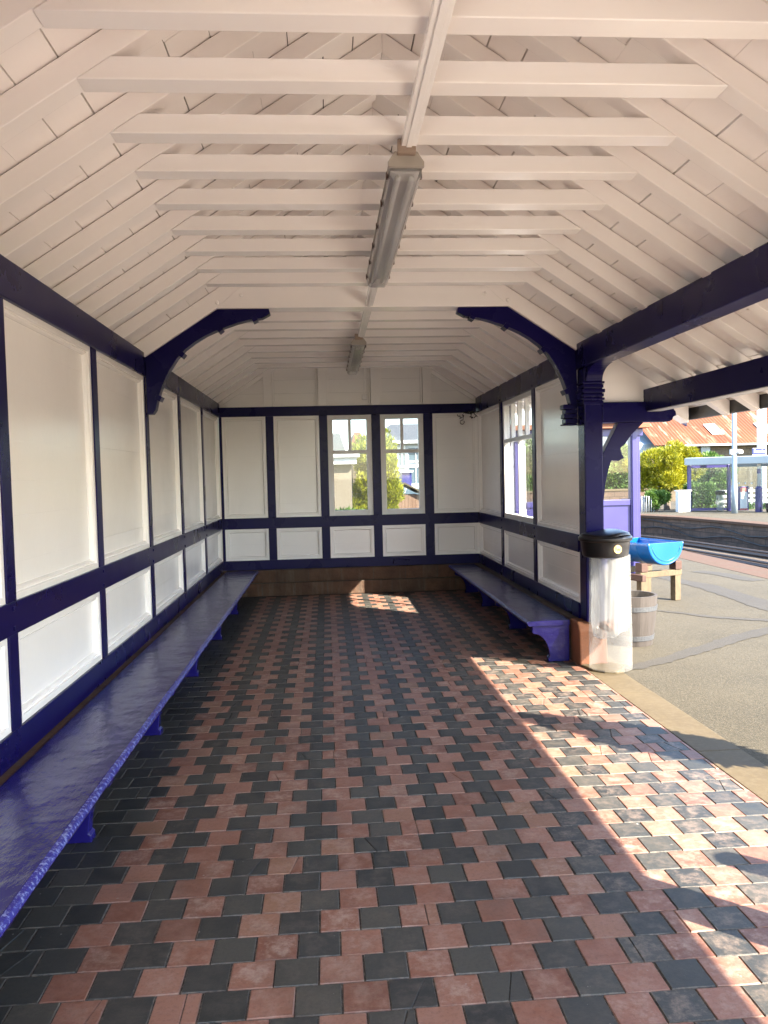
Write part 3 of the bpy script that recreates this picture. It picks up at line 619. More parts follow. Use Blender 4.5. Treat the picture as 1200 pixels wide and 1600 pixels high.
# ------------------------------------------------------------------ strip lights and trunking
tr = thing('cable_trunking', 'long cream painted cable trunking running along the collar beams', 'trunking')
bm = BM(); box(bm, .365, .43, Y0, 10.9, ZC - .038, ZC - .006); box(bm, .385, .41, Y0, 10.9, ZC - .044, ZC - .0385)
link('duct', bm, 'cream', tr, .004)
bm = BM(); tube(bm, [(.57, YE - .04, 3.2), (.57, YE - .04, 2.82)], .008); link('drop_conduit', bm, 'cream', tr)
bm = BM(); box(bm, .535, .615, YE - .055, YE - .005, 2.74, 2.82); link('junction_box', bm, 'white', tr, .006)
def strip_light(y0, label, xc):
    t = thing('strip_light', label, 'ceiling light', 'strip lights on the trunking', (xc, y0, 0)); L = 2.02
    zt = ZC - .046
    bm = BM(); prism(bm, [(-.045, zt), (.045, zt), (.078, zt - .045), (.078, zt - .06), (-.078, zt - .06), (-.078, zt - .045)], 0, L); link('body', bm, 'lamp_grey', t, .004)
    bm = BM(); pf = [(-.074, zt - .061), (.074, zt - .061), (.068, zt - .095), (.05, zt - .118), (-.05, zt - .118), (-.068, zt - .095)]
    prism(bm, pf, .012, L - .012); link('diffuser', bm, 'diffuser', t, .006)
    bm = BM(); prism(bm, [(-.066, zt - .062), (.066, zt - .062), (.045, zt - .07), (-.045, zt - .07)], .05, L - .05); link('reflector', bm, 'white', t)
    for sx in (-.032, .032):
        bm = BM(); tube(bm, [(sx, .06, zt - .088), (sx, L - .06, zt - .088)], .013, 10); link('fluorescent_tube', bm, 'white', t, 0, True)
    for k in range(6):
        for sx in (-1, 1):
            bm = BM(); y = .1 + k * (L - .2) / 5; box(bm, sx * .0775 - .004, sx * .0775 + .004, y - .012, y + .012, zt - .078, zt - .048); link('clip', bm, 'wood_red', t, .002)
    bm = BM(); prism(bm, [(-.05, zt + .002), (.05, zt + .002), (.08, zt - .042), (.08, zt - .066), (-.08, zt - .066), (-.08, zt - .042)], -.012, .011); link('end_cap', bm, 'lamp_grey', t, .004)
    bm = BM(); prism(bm, [(-.04, zt + .04), (.04, zt + .04), (.04, zt - .02), (-.04, zt - .02)], -.05, -.013); link('cable_entry', bm, 'lamp_brown', t, .004)
strip_light(3.56, 'grey ribbed fluorescent strip light, the larger one nearer the viewer', .388)
strip_light(8.27, 'small looking grey strip light beside the far gable', .372)

# black cable bundle in the far corner
bm = BM(); random.seed(3)
for k in range(5):
    p0 = Vector((1.98 + .03 * k, YE - .04, 2.52)); pts = [p0]
    for q in range(9): pts.append(pts[-1] + Vector((random.uniform(-.035, .04), random.uniform(-.012, .006), random.uniform(-.035, .028))))
    tube(bm, pts, .006, 6)
tube(bm, [(1.98, YE - .05, 2.50)] + [(1.955 + .03 * math.cos(a), YE - .05, 2.40 + .03 * math.sin(a)) for a in [x * .7 + 1.2 for x in range(9)]], .006, 6)
tube(bm, [(1.97, YE - .05, 2.54), (2.05, YE - .05, 2.52), (2.12, YE - .07, 2.53), (2.15, YE - .3, 2.53)], .008, 6)
tag(link('cable_bundle', bm, 'black', None, 0, True), 'tangled black cables hanging in the far right corner under the plate', 'cables')
# hook bolt on the bottom rail
bm = BM(); tube(bm, [(.93, YE - .03, .40), (.93, YE - .035, .45), (.95, YE - .035, .47), (1.02, YE - .035, .465), (1.16, YE - .03, .455)], .008, 8)
tag(link('door_hook', bm, 'navy', None, 0, True), 'small navy painted iron hook on the bottom rail of the end wall', 'hook')

# ------------------------------------------------------------------ benches
def bench(label, sgn, xf, xb, y0, y1, zt, legs, foot):
    """sgn +1: seat front faces +x"""
    t = thing('bench', label, 'bench', None, (0, 0, 0))
    bm = BM(); prof = [(xb, zt - .045), (xf - sgn * .012, zt - .045), (xf, zt - .035), (xf + sgn * .004, zt - .02), (xf - sgn * .004, zt - .006), (xf - sgn * .022, zt), (xb, zt + .002)]
    n = int((y1 - y0) / .35); A = None
    for k in range(n + 1):
        y = y0 + (y1 - y0) * k / n
        ring = [bm.verts.new((x + (random.uniform(-.0025, .0025) if abs(x - xb) > .2 else 0), y, z + random.uniform(-.0018, .0018))) for x, z in prof]
        if A:
            for i in range(len(prof)): bm.faces.new([A[i], A[(i + 1) % len(prof)], ring[(i + 1) % len(prof)], ring[i]])
        else: bm.faces.new(ring)
        A = ring
    bm.faces.new(A[::-1]); seat = link('seat', bm, 'navy_bench', t, .003)
    bm = BM(); prism(bm, [(xf + sgn * .0055, zt - .022), (xf + sgn * .005, zt - .014), (xf - sgn * .003, zt - .0025), (xf - sgn * .018, zt + .0025), (xf - sgn * .018, zt - .012), (xf - sgn * .008, zt - .022)], y0 + .003, y1 - .003); link('worn_nosing', bm, 'edge', seat, 0)  # lighter worn strip with gloss glints put into its colour
    for k, y in enumerate(legs):
        xt = xf - sgn * .045; zt2 = zt - .046
        pts = [(xb, 0.002), (foot, 0.002), (foot, .035)]
        for q in range(9):
            a = q / 8 * math.pi / 2; pts.append((foot - sgn * .012 + sgn * (abs(xt - foot) - .0) * (1 - math.cos(a)), .045 + (zt2 - .115) * math.sin(a)))
        pts += [(xt + sgn * .0, zt2 - .06), (xt, zt2), (xb, zt2)]
        bm = BM(); prism(bm, pts, y, y + .07); link('leg', bm, 'navy_bench', t, .004)
    return t
bench('long glossy navy wall bench under the left wall', 1, -.985, -1.425, Y0, 11.27, .372, [3.70 + 1.54 * k for k in range(-2, 5)], -1.125)
bench('short navy bench under the right wall, behind the litter bin', -1, 1.715, 2.085, 6.78, 11.27, .366, [6.80, 8.3, 9.8, 11.0], 1.90)

# ------------------------------------------------------------------ litter bin
cx, cy = 2.312, 6.40
t = thing('litter_bin', 'hoop litter bin with black lid and clear plastic sack by the corner post', 'litter bin', None, (0, 0, 0))
fold = lambda a, z: 1 + .022 * math.sin(a * 11 + z * 2) + .02 * math.sin(a * 5 - z * 3)
bm = BM(); lathe(bm, [(.172, .03), (.174, .3), (.168, .6), (.164, .97)], cx, cy, 48, False, False, lambda a, z: 1 + .008 * math.sin(a * 7 + z)); link('sleeve', bm, 'sleeve', t, 0, True)
def bagj(a, z): return 1 + .035 * math.sin(a * 9 + z * 9 + 2 * math.sin(z * 9)) * (1 if math.cos(a - 2.6) > 0 else .3) + .015 * math.sin(a * 23 - z * 7) + .05 * mnoise.noise(Vector((math.cos(a) * 3, math.sin(a) * 3, z * 5)))
bm = BM(); lathe(bm, [(.03, .30), (.09, .305), (.135, .33), (.15, .40), (.149, .46), (.148, .52), (.150, .58), (.147, .64), (.150, .70), (.147, .76), (.150, .82), (.147, .88), (.15, .97)], cx, cy, 120, True, False, bagj)
for v in bm.verts:
    if v.co.z < .5:
        k = (.5 - v.co.z) / .2; v.co.z += k * (.04 * (v.co.x - cx) / .15 + .035 * mnoise.noise(v.co * 14)); v.co.x += k * .02 * mnoise.noise(v.co * 17 + Vector((5, 0, 0)))
link('sack', bm, 'sack', t, 0, True)
lx, ly = 2.275, 6.40
bm = BM(); lathe(bm, [(.165, .955), (.182, .965), (.192, 1.03), (.198, 1.085), (.214, 1.09), (.218, 1.115), (.205, 1.13)], lx, ly, 48); link('hood', bm, 'black_plastic', t, .003, True)
bm = BM(); lathe(bm, [(.205, 1.128), (.19, 1.15), (.12, 1.165), (.04, 1.168)], lx, ly, 48, True, True, None)
for v in bm.verts: v.co.z += .012 * math.sin((v.co.x - lx) * 16)
link('lid', bm, 'black_plastic', t, .002, True)
ang = math.atan2(-1, .05) + .12
ex, ey = lx + .195 * math.cos(ang), ly + .195 * math.sin(ang)
bm = BM(); lathe(bm, [(.034, 0), (.034, .004)], 0, 0, 28); em = link('badge', bm, 'gold', t); em.location = (ex, ey, 1.03); em.rotation_euler = (math.pi / 2 - .10, 0, ang + math.pi / 2)
tx = text_obj('lettering', 'fw', .05, (0, 0, .005), 0, 0, 'black', em, .001)

bm = BM(); bmesh.ops.create_icosphere(bm, subdivisions=3, radius=.07)
for v in bm.verts: v.co = Vector((cx - .03, cy - .07, .40)) + Vector((v.co.x, v.co.y * .7, v.co.z * .6)) * (1 + .8 * mnoise.noise(v.co * 28))
tag(link('food_wrapper', bm, 'terracotta'), 'crumpled orange wrapper at the bottom of the clear bin sack', 'wrapper')
# ------------------------------------------------------------------ half barrel planter
def stave(a, z): return 1 + .006 * math.cos(a * 16)
t = thing('barrel_planter', 'grey half whisky barrel planter with steel hoops on the platform', 'planter')
px_, py_ = 2.895, 7.45
bm = BM(); lathe(bm, [(.195, -.005), (.208, .10), (.224, .23), (.236, .36), (.242, .47), (.218, .47), (.212, .40), (.198, .12)], px_, py_, 64, True, True, stave); link('staves', bm, 'barrel_wood', t, 0, False)
for z0, z1, r0, r1 in ((.33, .375, .2345, .239), (.05, .095, .204, .2095)):
    bm = BM(); lathe(bm, [(r0, z0), (r0 + .004, z0), (r1 + .004, z1), (r1, z1)], px_, py_, 48, False, False); link('hoop', bm, 'hoop_steel', t)
bm = BM(); lathe(bm, [(.0205, .38), (.209, .385), (.209, .39)], px_, py_, 32); link('soil', bm, 'soil', t)

# ------------------------------------------------------------------ blue half drum on its timber stand
ax = Vector((-.32, .947, 0)).normalized(); sd_ = Vector((ax.y, -ax.x, 0))      # axis (away), side (right)
O = Vector((4.19, 9.60, .75)); R_, L_ = .285, .86
t = thing('drum_trough', 'bright blue plastic drum sawn in half lengthwise, lying on a timber stand', 'drum')
bm = BM(); n = 26; secs = [(0, R_ * .93), (.012, R_ * .985), (.03, R_), (.2, R_), (.215, R_ * 1.02), (.235, R_ * 1.02), (.25, R_), (.6, R_), (.615, R_ * 1.02), (.635, R_ * 1.02), (.65, R_), (L_ - .03, R_), (L_ - .01, R_ * .98)]
prev = None
for d, r in secs:
    ring = [bm.verts.new(O + ax * d + sd_ * (r * math.cos(math.pi + math.pi * k / n)) + Vector((0, 0, r * math.sin(math.pi + math.pi * k / n)))) for k in range(n + 1)]
    if prev:
        for k in range(n): bm.faces.new([prev[k], prev[k + 1], ring[k + 1], ring[k]])
    prev = ring
o = link('shell', bm, 'blue_drum', t, 0, True); md = o.modifiers.new('solid', 'SOLIDIFY'); md.thickness = .012
def disc(d0, r, name, mat, th):
    bm = BM(); A = [O + ax * d0 + sd_ * (r * math.cos(math.pi + math.pi * k / n)) + Vector((0, 0, r * math.sin(math.pi + math.pi * k / n))) for k in range(n + 1)]
    a = [bm.verts.new(p) for p in A]; b2 = [bm.verts.new(p + ax * th) for p in A]; bm.faces.new(a); bm.faces.new(b2[::-1])
    for k in range(n + 1): bm.faces.new([a[k], a[(k + 1) % (n + 1)], b2[(k + 1) % (n + 1)], b2[k]])
    return link(name, bm, mat, t, .003)
disc(.004, R_ * .95, 'end_wall', 'blue_drum', .012); disc(L_ - .04, R_ * .96, 'end_wall', 'blue_drum', .012)
bm = BM(); tube(bm, [O + ax * .003 + sd_ * (R_ * .80 * math.cos(math.pi + math.pi * k / 16)) + Vector((0, 0, R_ * .80 * math.sin(math.pi + math.pi * k / 16))) for k in range(1, 16)], .005, 6); link('moulded_ring', bm, 'blue_drum', t, 0, True)
t = thing('drum_stand', 'rough timber trestle stand with square legs under the blue drum', 'stand')
def obox(c, hx, hy, hz, nm, mat, par, bv=.006):
    m4 = Matrix.Translation(c) @ Matrix(((sd_.x, ax.x, 0, 0), (sd_.y, ax.y, 0, 0), (0, 0, 1, 0), (0, 0, 0, 1)))
    bm = BM(); box(bm, -hx, hx, -hy, hy, -hz, hz, m4); return link(nm, bm, mat, par, bv)
for d in (.14, .68):
    for s_ in (-.27, .27):
        c = O + ax * d + sd_ * s_; obox(Vector((c.x, c.y, .155)), .045, .045, .16, 'leg', 'wood_weathered', t)
        obox(Vector((c.x, c.y, .445)), .05, .06, .055, 'chock', 'wood_red', t)
    c = O + ax * d; obox(Vector((c.x, c.y, .352)), .33, .05, .036, 'cross_rail', 'wood_weathered', t)
for s_ in (-.375, ):
    c = O + ax * .42 + sd_ * s_; obox(Vector((c.x, c.y, .33)), .03, .45, .04, 'side_rail', 'wood_red', t)

# ------------------------------------------------------------------ glazed station screen beside the shelter
t = thing('glazed_screen', 'violet framed glazed station screen beyond the right wall and the blue drum', 'screen')
Yg = 12.5
for xa, xb in ((2.34, 2.40), (2.975, 3.065), (3.56, 3.64), (4.19, 4.25), (4.85, 5.01)):
    bm = BM(); box(bm, xa, xb, Yg - .06, Yg + .06, 0, 2.32); 
    if xa > 4.8: box(bm, xa + .02, xb - .05, Yg - .085, Yg - .061, 0, 2.32)
    link('post', bm, 'violet', t, .012)
for xa, xb in ((2.40, 2.975), (3.065, 3.16)):
    bm = BM(); z = .02
    while z < 2.3:
        z2 = min(z + .145, 2.318); box(bm, xa + .002, xb - .002, Yg - .03, Yg + .03, z, z2 - .003); z = z2
    link('white_boarding', bm, 'white', t, .002)
for xa, xb in ((3.16, 3.56), (3.64, 4.19), (4.25, 4.85)):
    bm = BM(); box(bm, xa, xb, Yg - .025, Yg + .025, .02, 1.10); 
    link('lower_panel', bm, 'violet', t, .003)
    bm = BM(); box(bm, xa, xb, Yg - .05, Yg + .05, 1.10, 1.19); link('rail', bm, 'violet', t, .006)
    bm = BM(); box(bm, xa, xb, Yg - .004, Yg + .004, 1.19, 2.2); link('pane', bm, 'glass', t)
bm = BM(); box(bm, 3.16, 5.05, Yg - .08, Yg + .08, 2.205, 2.317); link('header', bm, 'violet', t, .006)
bm = BM(); box(bm, 2.2, 5.1, Yg - .25, Yg + .6, 2.32, 2.40); link('roof', bm, 'terracotta', t, .01)
bm = BM(); box(bm, 4.3, 4.86, Yg - .3, Yg - .2, 2.401, 2.47); link('fascia', bm, 'violet', t)

# ------------------------------------------------------------------ vegetation
def foliage(name, blobs, nleaf, size, mat, parent, up=.5, asp=.45, seed=1, thin=.0):
    rnd = random.Random(seed); bm = BM(); vals = []
    vol = [b[3] * b[4] * b[5] for b in blobs]; tot = sum(vol)
    for b, vv in zip(blobs, vol):
        cx, cy, cz, rx, ry, rz = b; clump = rnd.random()
        for _ in range(int(nleaf * vv / tot)):
            d = Vector((rnd.gauss(0, 1), rnd.gauss(0, 1), rnd.gauss(0, 1))).normalized(); q = rnd.uniform(.55, 1.0) ** .6
            bumpy = 1 + .22 * mnoise.noise(d * 2.6 + Vector((cx, cy, cz)) * 3) 
            p = Vector((cx + d.x * rx * q * bumpy, cy + d.y * ry * q * bumpy, cz + d.z * rz * q * bumpy))
            out = (d + Vector((0, 0, up)) + Vector((rnd.gauss(0, .35), rnd.gauss(0, .35), rnd.gauss(0, .35)))).normalized()
            sdv = out.cross(Vector((rnd.gauss(0, 1), rnd.gauss(0, 1), rnd.gauss(0, 1)))).normalized()
            L = size * rnd.uniform(.6, 1.4); wd = L * asp
            vs = [bm.verts.new(p - out * L * .3), bm.verts.new(p + sdv * wd * .5 + out * L * .2), bm.verts.new(p + out * L), bm.verts.new(p - sdv * wd * .5 + out * L * .2)]
            bm.faces.new(vs); vals.append(min(1, max(0, .5 * clump + .5 * rnd.random())))
    o = link(name, bm, mat, parent); at = o.data.attributes.new('rnd', 'FLOAT', 'FACE'); at.data.foreach_set('value', vals[:len(o.data.polygons)]); return o
def bush(name, label, cat, blobs, n, size, mat, base, seed, up=.5, asp=.45, trunk=.06, group=None):
    t = thing(name, label, cat, group)
    foliage('crown', blobs, n, size, mat, t, up, asp, seed)
    bm = BM(); x, y, z = base; top = max(b[2] for b in blobs); rnd = random.Random(seed)
    tube(bm, [(x, y, z), (x + .03, y, z + (top - z) * .4), (x, y + .03, top)], [trunk, trunk * .7, trunk * .25], 7)
    for b in blobs[:14]:
        tube(bm, [(x, y, z + (b[2] - z) * .4), ((x + b[0]) / 2, (y + b[1]) / 2, z + (b[2] - z) * .75), (b[0], b[1], b[2])], [trunk * .5, trunk * .3, trunk * .12], 5)
    link('trunk', bm, 'bark', t); return t
def blobs_cone(cx, cy, z0, z1, r, n, seed, taper=.8):
    rnd = random.Random(seed); out = []
    for k in range(n):
        f = rnd.random() ** .8; z = z0 + (z1 - z0) * f; rr = r * (1 - taper * f) ; a = rnd.uniform(0, 6.283); q = rr * rnd.uniform(.35, .85)
        s_ = r * rnd.uniform(.26, .42) * (1 - .45 * f); out.append((cx + q * math.cos(a), cy + q * math.sin(a), z, s_, s_, s_ * rnd.uniform(1.0, 1.7)))
    return out
def blobs_dome(cx, cy, cz, rx, ry, rz, n, seed, s=.33):
    rnd = random.Random(seed); out = []
    for k in range(n):
        d = Vector((rnd.gauss(0, 1), rnd.gauss(0, 1), rnd.gauss(0, 1))).normalized() * rnd.uniform(.45, .9)
        q = rnd.uniform(.7, 1.25) * s; out.append((cx + d.x * rx, cy + d.y * ry, cz + d.z * rz, rx * q, ry * q, rz * q))
    return out
# golden conifer on the far platform
bush('conifer_bush', 'golden yellow conifer bush behind the glazed platform shelter', 'bush', blobs_dome(13.75, 31.9, 1.75, 1.35, 1.2, 1.15, 46, 5, .27) + blobs_dome(15.1, 32.3, 1.75, .75, .8, .85, 14, 6, .36), 42000, .085, 'leaf_gold', (14.0, 32, 0), 11, .7, .34, .14)
# greenery beyond the screen and under the bush
for k, (x, y, z, rx, ry, rz, lab) in enumerate([(11.6, 41, 1.9, 2.6, 2, 1.9, 'pale green tree seen through the glazed screen, left of the golden conifer'), (15.4, 41.5, 1.4, 2.0, 1.5, 1.5, 'green tree rising behind the golden conifer'), (19.6, 40.5, 1.3, 1.6, 1.5, 1.3, 'green tree beyond the far platform shelter')]):
    bush('tree', lab, 'tree', blobs_dome(x, y, z, rx, ry, rz, 30, 20 + k, .3), 14000, .17, 'leaf_green', (x, y, -.2), 30 + k, .3, .55, .16)
bush('shrub', 'dark green leafy shrub behind the glass of the platform shelter', 'shrub', blobs_dome(14.9, 30.9, .55, .8, .3, .6, 18, 41, .34), 7000, .10, 'leaf_green', (14.9, 30.9, 0), 42, .3, .5, .04)
bush('shrub', 'low green shrub at the foot of the golden conifer beside the white cabinet', 'shrub', blobs_dome(13.1, 30.9, .4, .55, .4, .5, 14, 43, .34), 4500, .10, 'leaf_green', (13.1, 30.9, 0), 44, .3, .5, .04)
# hedge conifers through the end windows
bush('hedge_conifer', 'bright yellow green hedge conifer seen through the end windows', 'conifer', blobs_cone(1.18, 19.3, .2, 2.55, .78, 70, 8, .45), 38000, .065, 'leaf_hedge', (1.18, 19.3, 0), 12, .9, .42, .1)
bush('garden_shrub', 'low green and pink garden plants behind the left end window', 'shrub', blobs_dome(.35, 14.4, .95, .55, .2, .12, 16, 50, .36), 1500, .07, 'leaf_green', (.35, 14.4, 0), 51, .4, .5, .015)

# ------------------------------------------------------------------ seen through the end windows
t = thing('rendered_outbuilding', 'beige rendered outbuilding with flat white fascia seen through the left end window', 'building')
bm = BM(); box(bm, -4.5, .485, 15.2, 19, 0, 1.90); link('wall', bm, 'render', t)
bm = BM(); box(bm, -4.7, .58, 15.05, 19.2, 1.90, 2.03); link('fascia', bm, 'white', t, .005)
bm = BM(); box(bm, -4.75, .64, 14.98, 19.25, 2.03, 2.09); link('roof', bm, 'white', t, .005)
t = thing('garden_wall', 'low pale garden wall behind the shelter end windows', 'wall')
bm = BM(); box(bm, -5, 2.35, 14.7, 14.9, -.02, .90); link('wall', bm, 'render', t)
bm = BM(); box(bm, -5, 2.36, 14.67, 14.93, .90, .96); link('coping', bm, 'kerb', t, .008)
t = thing('shed', 'brown boarded lean-to shed with felt roof seen through the right end window', 'shed')
bm = BM()
for k in range(10): box(bm, 1.66 + k * .1, 1.755 + k * .1, 22, 22.03 + .01 * (k % 2), 0, 1.13)
box(bm, 1.66, 2.66, 22.05, 24, 0, 1.1); link('wall', bm, 'shed_wood', t)
bm = BM(); prism(bm, [(1.6, 1.13), (2.15, 1.42), (2.72, 1.12), (2.72, 1.16), (2.15, 1.47), (1.6, 1.18)], 21.85, 24.2); link('roof', bm, 'kerb', t)
t = thing('detached_house', 'white house with grey hipped slate roof and bay window beyond the hedge', 'house')
bm = BM(); box(bm, 2.9, 7.5, 45, 52, -.5, 3.55); link('wall', bm, 'white', t)
bm = BM(); bz = 3.6
vs = [bm.verts.new(p) for p in ((2.3, 44.4, bz), (8.1, 44.4, bz), (8.1, 52.5, bz), (2.3, 52.5, bz), (3.95, 48, 4.75), (6.2, 48, 4.75))]
for q in ((0, 1, 5, 4), (1, 2, 5), (2, 3, 4, 5), (3, 0, 4), (3, 2, 1, 0)): bm.faces.new([vs[i] for i in q])
link('roof', bm, 'slate', t)
bm = BM(); box(bm, 2.3, 8.1, 44.36, 44.45, 3.45, 3.62); link('gutter', bm, 'white', t)
for xa, xb, za, zb in ((4.1, 4.5, 2.2, 3.1), (4.65, 5.5, 2.5, 3.2), (4.65, 5.5, 1.2, 2.1), (5.8, 6.6, 2.4, 3.2), (3.2, 3.9, 2.6, 3.3)):
    bm = BM(); box(bm, xa, xb, 44.94, 44.999, za, zb); w = link('window', bm, 'dark_glass', t)
    bm = BM()
    for q in (xa - .05, (xa + xb) / 2 - .025, xb): box(bm, q, q + .05, 44.90, 44.939, za, zb)
    box(bm, xa - .05, xb + .05, 44.89, 44.938, zb, zb + .08); box(bm, xa - .05, xb + .05, 44.89, 44.938, za - .1, za); link('frame', bm, 'white', w)
t = thing('station_hut', 'small violet painted hut between the hedge and the white house', 'hut')
bm = BM(); box(bm, 2.86, 3.22, 30, 32, 0, 1.78); link('wall', bm, 'violet', t); bm = BM(); box(bm, 2.8, 3.28, 29.9, 32.1, 1.78, 1.84); link('roof', bm, 'white', t)
t = thing('parked_car', 'small pale car parked behind the shed, seen through the right end window', 'car', None, (3.4, 31, 0))
bm = BM(); prism(bm, [(-.75, .25), (.75, .25), (.78, .55), (.72, .8), (.6, .86), (.48, 1.2), (.4, 1.26), (-.4, 1.26), (-.48, 1.2), (-.6, .86), (-.72, .8), (-.78, .55)], -1.6, 1.6); link('body', bm, 'white', t, .05)
bm = BM(); prism(bm, [(-.52, .9), (.52, .9), (.42, 1.18), (-.42, 1.18)], -1.63, -1.601); link('windscreen', bm, 'dark_glass', t)
for sx in (-.66, .66):
    for yy in (-1.1, 1.1):
        bm = BM(); tube(bm, [(sx - .09, yy, .3), (sx + .09, yy, .3)], .3, 16); link('wheel', bm, 'black', t)
    bm = BM(); box(bm, sx - .1, sx + .1, -1.64, -1.601, .6, .72); link('headlight', bm, 'glass_dusty', t)
for x0, x1, yy, zt, za, lab in ((-2.0, 1.3, 60, 4.9, 3.3, 'distant dark roofed house behind the left end window'), (2.2, 3.1, 66, 5.3, 3.5, 'distant brick house behind the hedge conifer')):
    t = thing('distant_house', lab, 'house'); xm = (x0 + x1) / 2
    bm = BM(); box(bm, x0, x1, yy, yy + 8, -.5, za); link('wall', bm, 'stone_wall', t)
    bm = BM(); prism(bm, [(x0 - .3, za), (x1 + .3, za), (x1 - .2, zt), (x0 + .2, zt)], yy - .3, yy + 8.3); link('roof', bm, 'slate' if x0 < 0 else 'terracotta', t)

# ------------------------------------------------------------------ far platform
# goods building with rusty roof
t = thing('goods_shed', 'long stone goods shed with rusty corrugated roof behind the far platform', 'building')
bm = BM(); box(bm, 20.2, 46, 46, 58, -.3, 3.25); link('wall', bm, 'stone_wall', t)
bm = BM(); prism(bm, [(46.0, 3.25), (58, 3.25), (52, 6.6)], 20.18, 20.3, 'x'); link('gable', bm, 'pale_blue', t)
bm = BM(); box(bm, 18.6, 20.15, 46.5, 57.5, -.3, 3.2); prism(bm, [(46.5, 3.2), (57.5, 3.2), (52, 5.2)], 18.6, 20.15, 'x'); link('lean_to', bm, 'pale_blue', t)
bm = BM()
nx = 130
prev = None
for i in range(nx * 2 + 1):
    x = 19.2 + (46.6 - 19.2) * i / (nx * 2); o_ = .035 if i % 2 else 0
    ring = [bm.verts.new((x, y, z + o_)) for y, z in ((45.5, 3.05), (52, 6.65), (58.5, 3.05))]
    if prev:
        for k in range(2): bm.faces.new([prev[k], prev[k + 1], ring[k + 1], ring[k]])
    prev = ring
rf = link('roof', bm, 'rust', t)
for x, f0, f1 in ((23.2, .16, .34), (26.4, .16, .34), (29.5, .16, .34), (33, .16, .34)):
    bm = BM(); a = Vector((x, 45.5 + 6.5 * f0, 3.05 + 3.6 * f0 + .07)); b_ = Vector((x, 45.5 + 6.5 * f1, 3.05 + 3.6 * f1 + .07))
    vs = [bm.verts.new(p) for p in (a, a + Vector((.75, 0, 0)), b_ + Vector((.75, 0, 0)), b_)]; vs2 = [bm.verts.new(v.co + Vector((0, 0, .03))) for v in vs]
    bm.faces.new(vs[::-1]); bm.faces.new(vs2)
    for k in range(4): bm.faces.new([vs[k], vs[(k + 1) % 4], vs2[(k + 1) % 4], vs2[k]])
    link('rooflight', bm, 'white', rf)
bm = BM(); box(bm, 19.8, 46.2, 45.42, 45.52, 2.98, 3.08); link('gutter', bm, 'grey_metal', t)
bm = BM(); box(bm, 22.2, 22.75, 45.9, 45.99, 1.2, 2.98); link('downpipe_panel', bm, 'pale_blue', t)
bm = BM(); box(bm, 21.6, 24.3, 45.93, 45.99, 1.5, 2.0); link('window', bm, 'dark_glass', t)

# glazed shelter
t = thing('platform_shelter', 'small violet framed glass shelter with flat white roof on the far platform', 'shelter')
A_, B_ = Vector((14.02, 30.0, 0)), Vector((15.45, 29.7, 0)); C_ = Vector((17.6, 27.0, 0)); D_ = A_ + (C_ - B_)
def pole(bm, p, w, z0, z1): box(bm, p.x - w, p.x + w, p.y - w, p.y + w, z0, z1)
for p in (A_, B_, C_, D_):
    bm = BM(); pole(bm, p, .06, 0, 1.78); link('post', bm, 'violet', t, .006)
def wallpane(p, q, nm, z0, z1, th, mat):
    d = (q - p); L = d.length; d.normalize(); nn = Vector((-d.y, d.x, 0))
    m4 = Matrix(((d.x, nn.x, 0, p.x), (d.y, nn.y, 0, p.y), (0, 0, 1, 0), (0, 0, 0, 1))); bm = BM(); box(bm, .061, L - .061, -th, th, z0, z1, m4); return link(nm, bm, mat, t)
wallpane(A_, B_, 'bottom_rail', .03, .13, .04, 'violet'); wallpane(A_, B_, 'top_rail', 1.68, 1.779, .04, 'violet')
wallpane(A_, B_, 'pane', .131, 1.679, .004, 'glass'); wallpane(D_, A_, 'pane', .131, 1.679, .004, 'glass_dusty')
wallpane(D_, C_, 'back_panel', .05, 1.7, .01, 'glass_dusty'); wallpane(B_, C_, 'pane', .131, 1.679, .006, 'glass_dusty'); wallpane(B_, C_, 'top_rail', 1.68, 1.779, .04, 'pale_blue')
d = (C_ - B_); Ld = d.length; d.normalize(); bm = BM()
for k in range(14):
    p = B_ + d * (.15 + k * (Ld - .3) / 13); nn = Vector((-d.y, d.x, 0))
    for sg in (-1,): lathe(bm, [(.035, 0), (.035, .004)], 0, 0, 10); vv = list(bm.verts)[-20:]
    for v in vv: c = v.co.copy(); v.co = p + d * c.x + Vector((0, 0, 1.06 + c.y)) - nn * (-.012 - c.z) * -1
link('dot_markings', bm, 'white', t)
for f in (.33, .66):
    p = B_ + d * Ld * f; bm = BM(); pole(bm, p, .03, .1, 1.68); link('mullion', bm, 'grey_metal', t)
ro = Vector((0, 0, 0)); off = [A_ + Vector((-.25, -.1, 0)), B_ + Vector((.0, -.45, 0)), C_ + Vector((.3, -.3, 0)), D_ + Vector((.2, .4, 0))]
bm = BM(); prism(bm, [(p.x, p.y) for p in off], 1.78, 2.08, 'z'); link('roof', bm, 'pale_blue', t, .03)
# lamp column with camera
t = thing('lamp_column', 'tall pale grey lamp column with camera in front of the glass shelter', 'column')
bm = BM(); lathe(bm, [(.11, 0), (.11, 1.0), (.085, 1.05), (.075, 5.2)], 14.78, 28.0, 16); link('column', bm, 'pale_blue', t, 0, True)
bm = BM(); lathe(bm, [(.03, 2.14), (.10, 2.17), (.11, 2.25), (.06, 2.30)], 14.95, 27.92, 14); link('camera_dome', bm, 'white', t)
bm = BM(); box(bm, 14.58, 14.70, 27.86, 27.98, 2.14, 2.32); box(bm, 14.66, 14.95, 27.9, 27.94, 2.28, 2.32); link('camera_bracket', bm, 'grey_metal', t)
t = thing('sign_post', 'white and violet banded post carrying the blue station name sign', 'post')
bm = BM(); lathe(bm, [(.065, .95), (.06, 4.9)], 15.98, 28.5, 14); link('upper_post', bm, 'white', t, 0, True)
bm = BM(); lathe(bm, [(.13, 0), (.13, .88), (.07, .95)], 15.98, 28.5, 14); link('post_base', bm, 'violet', t)
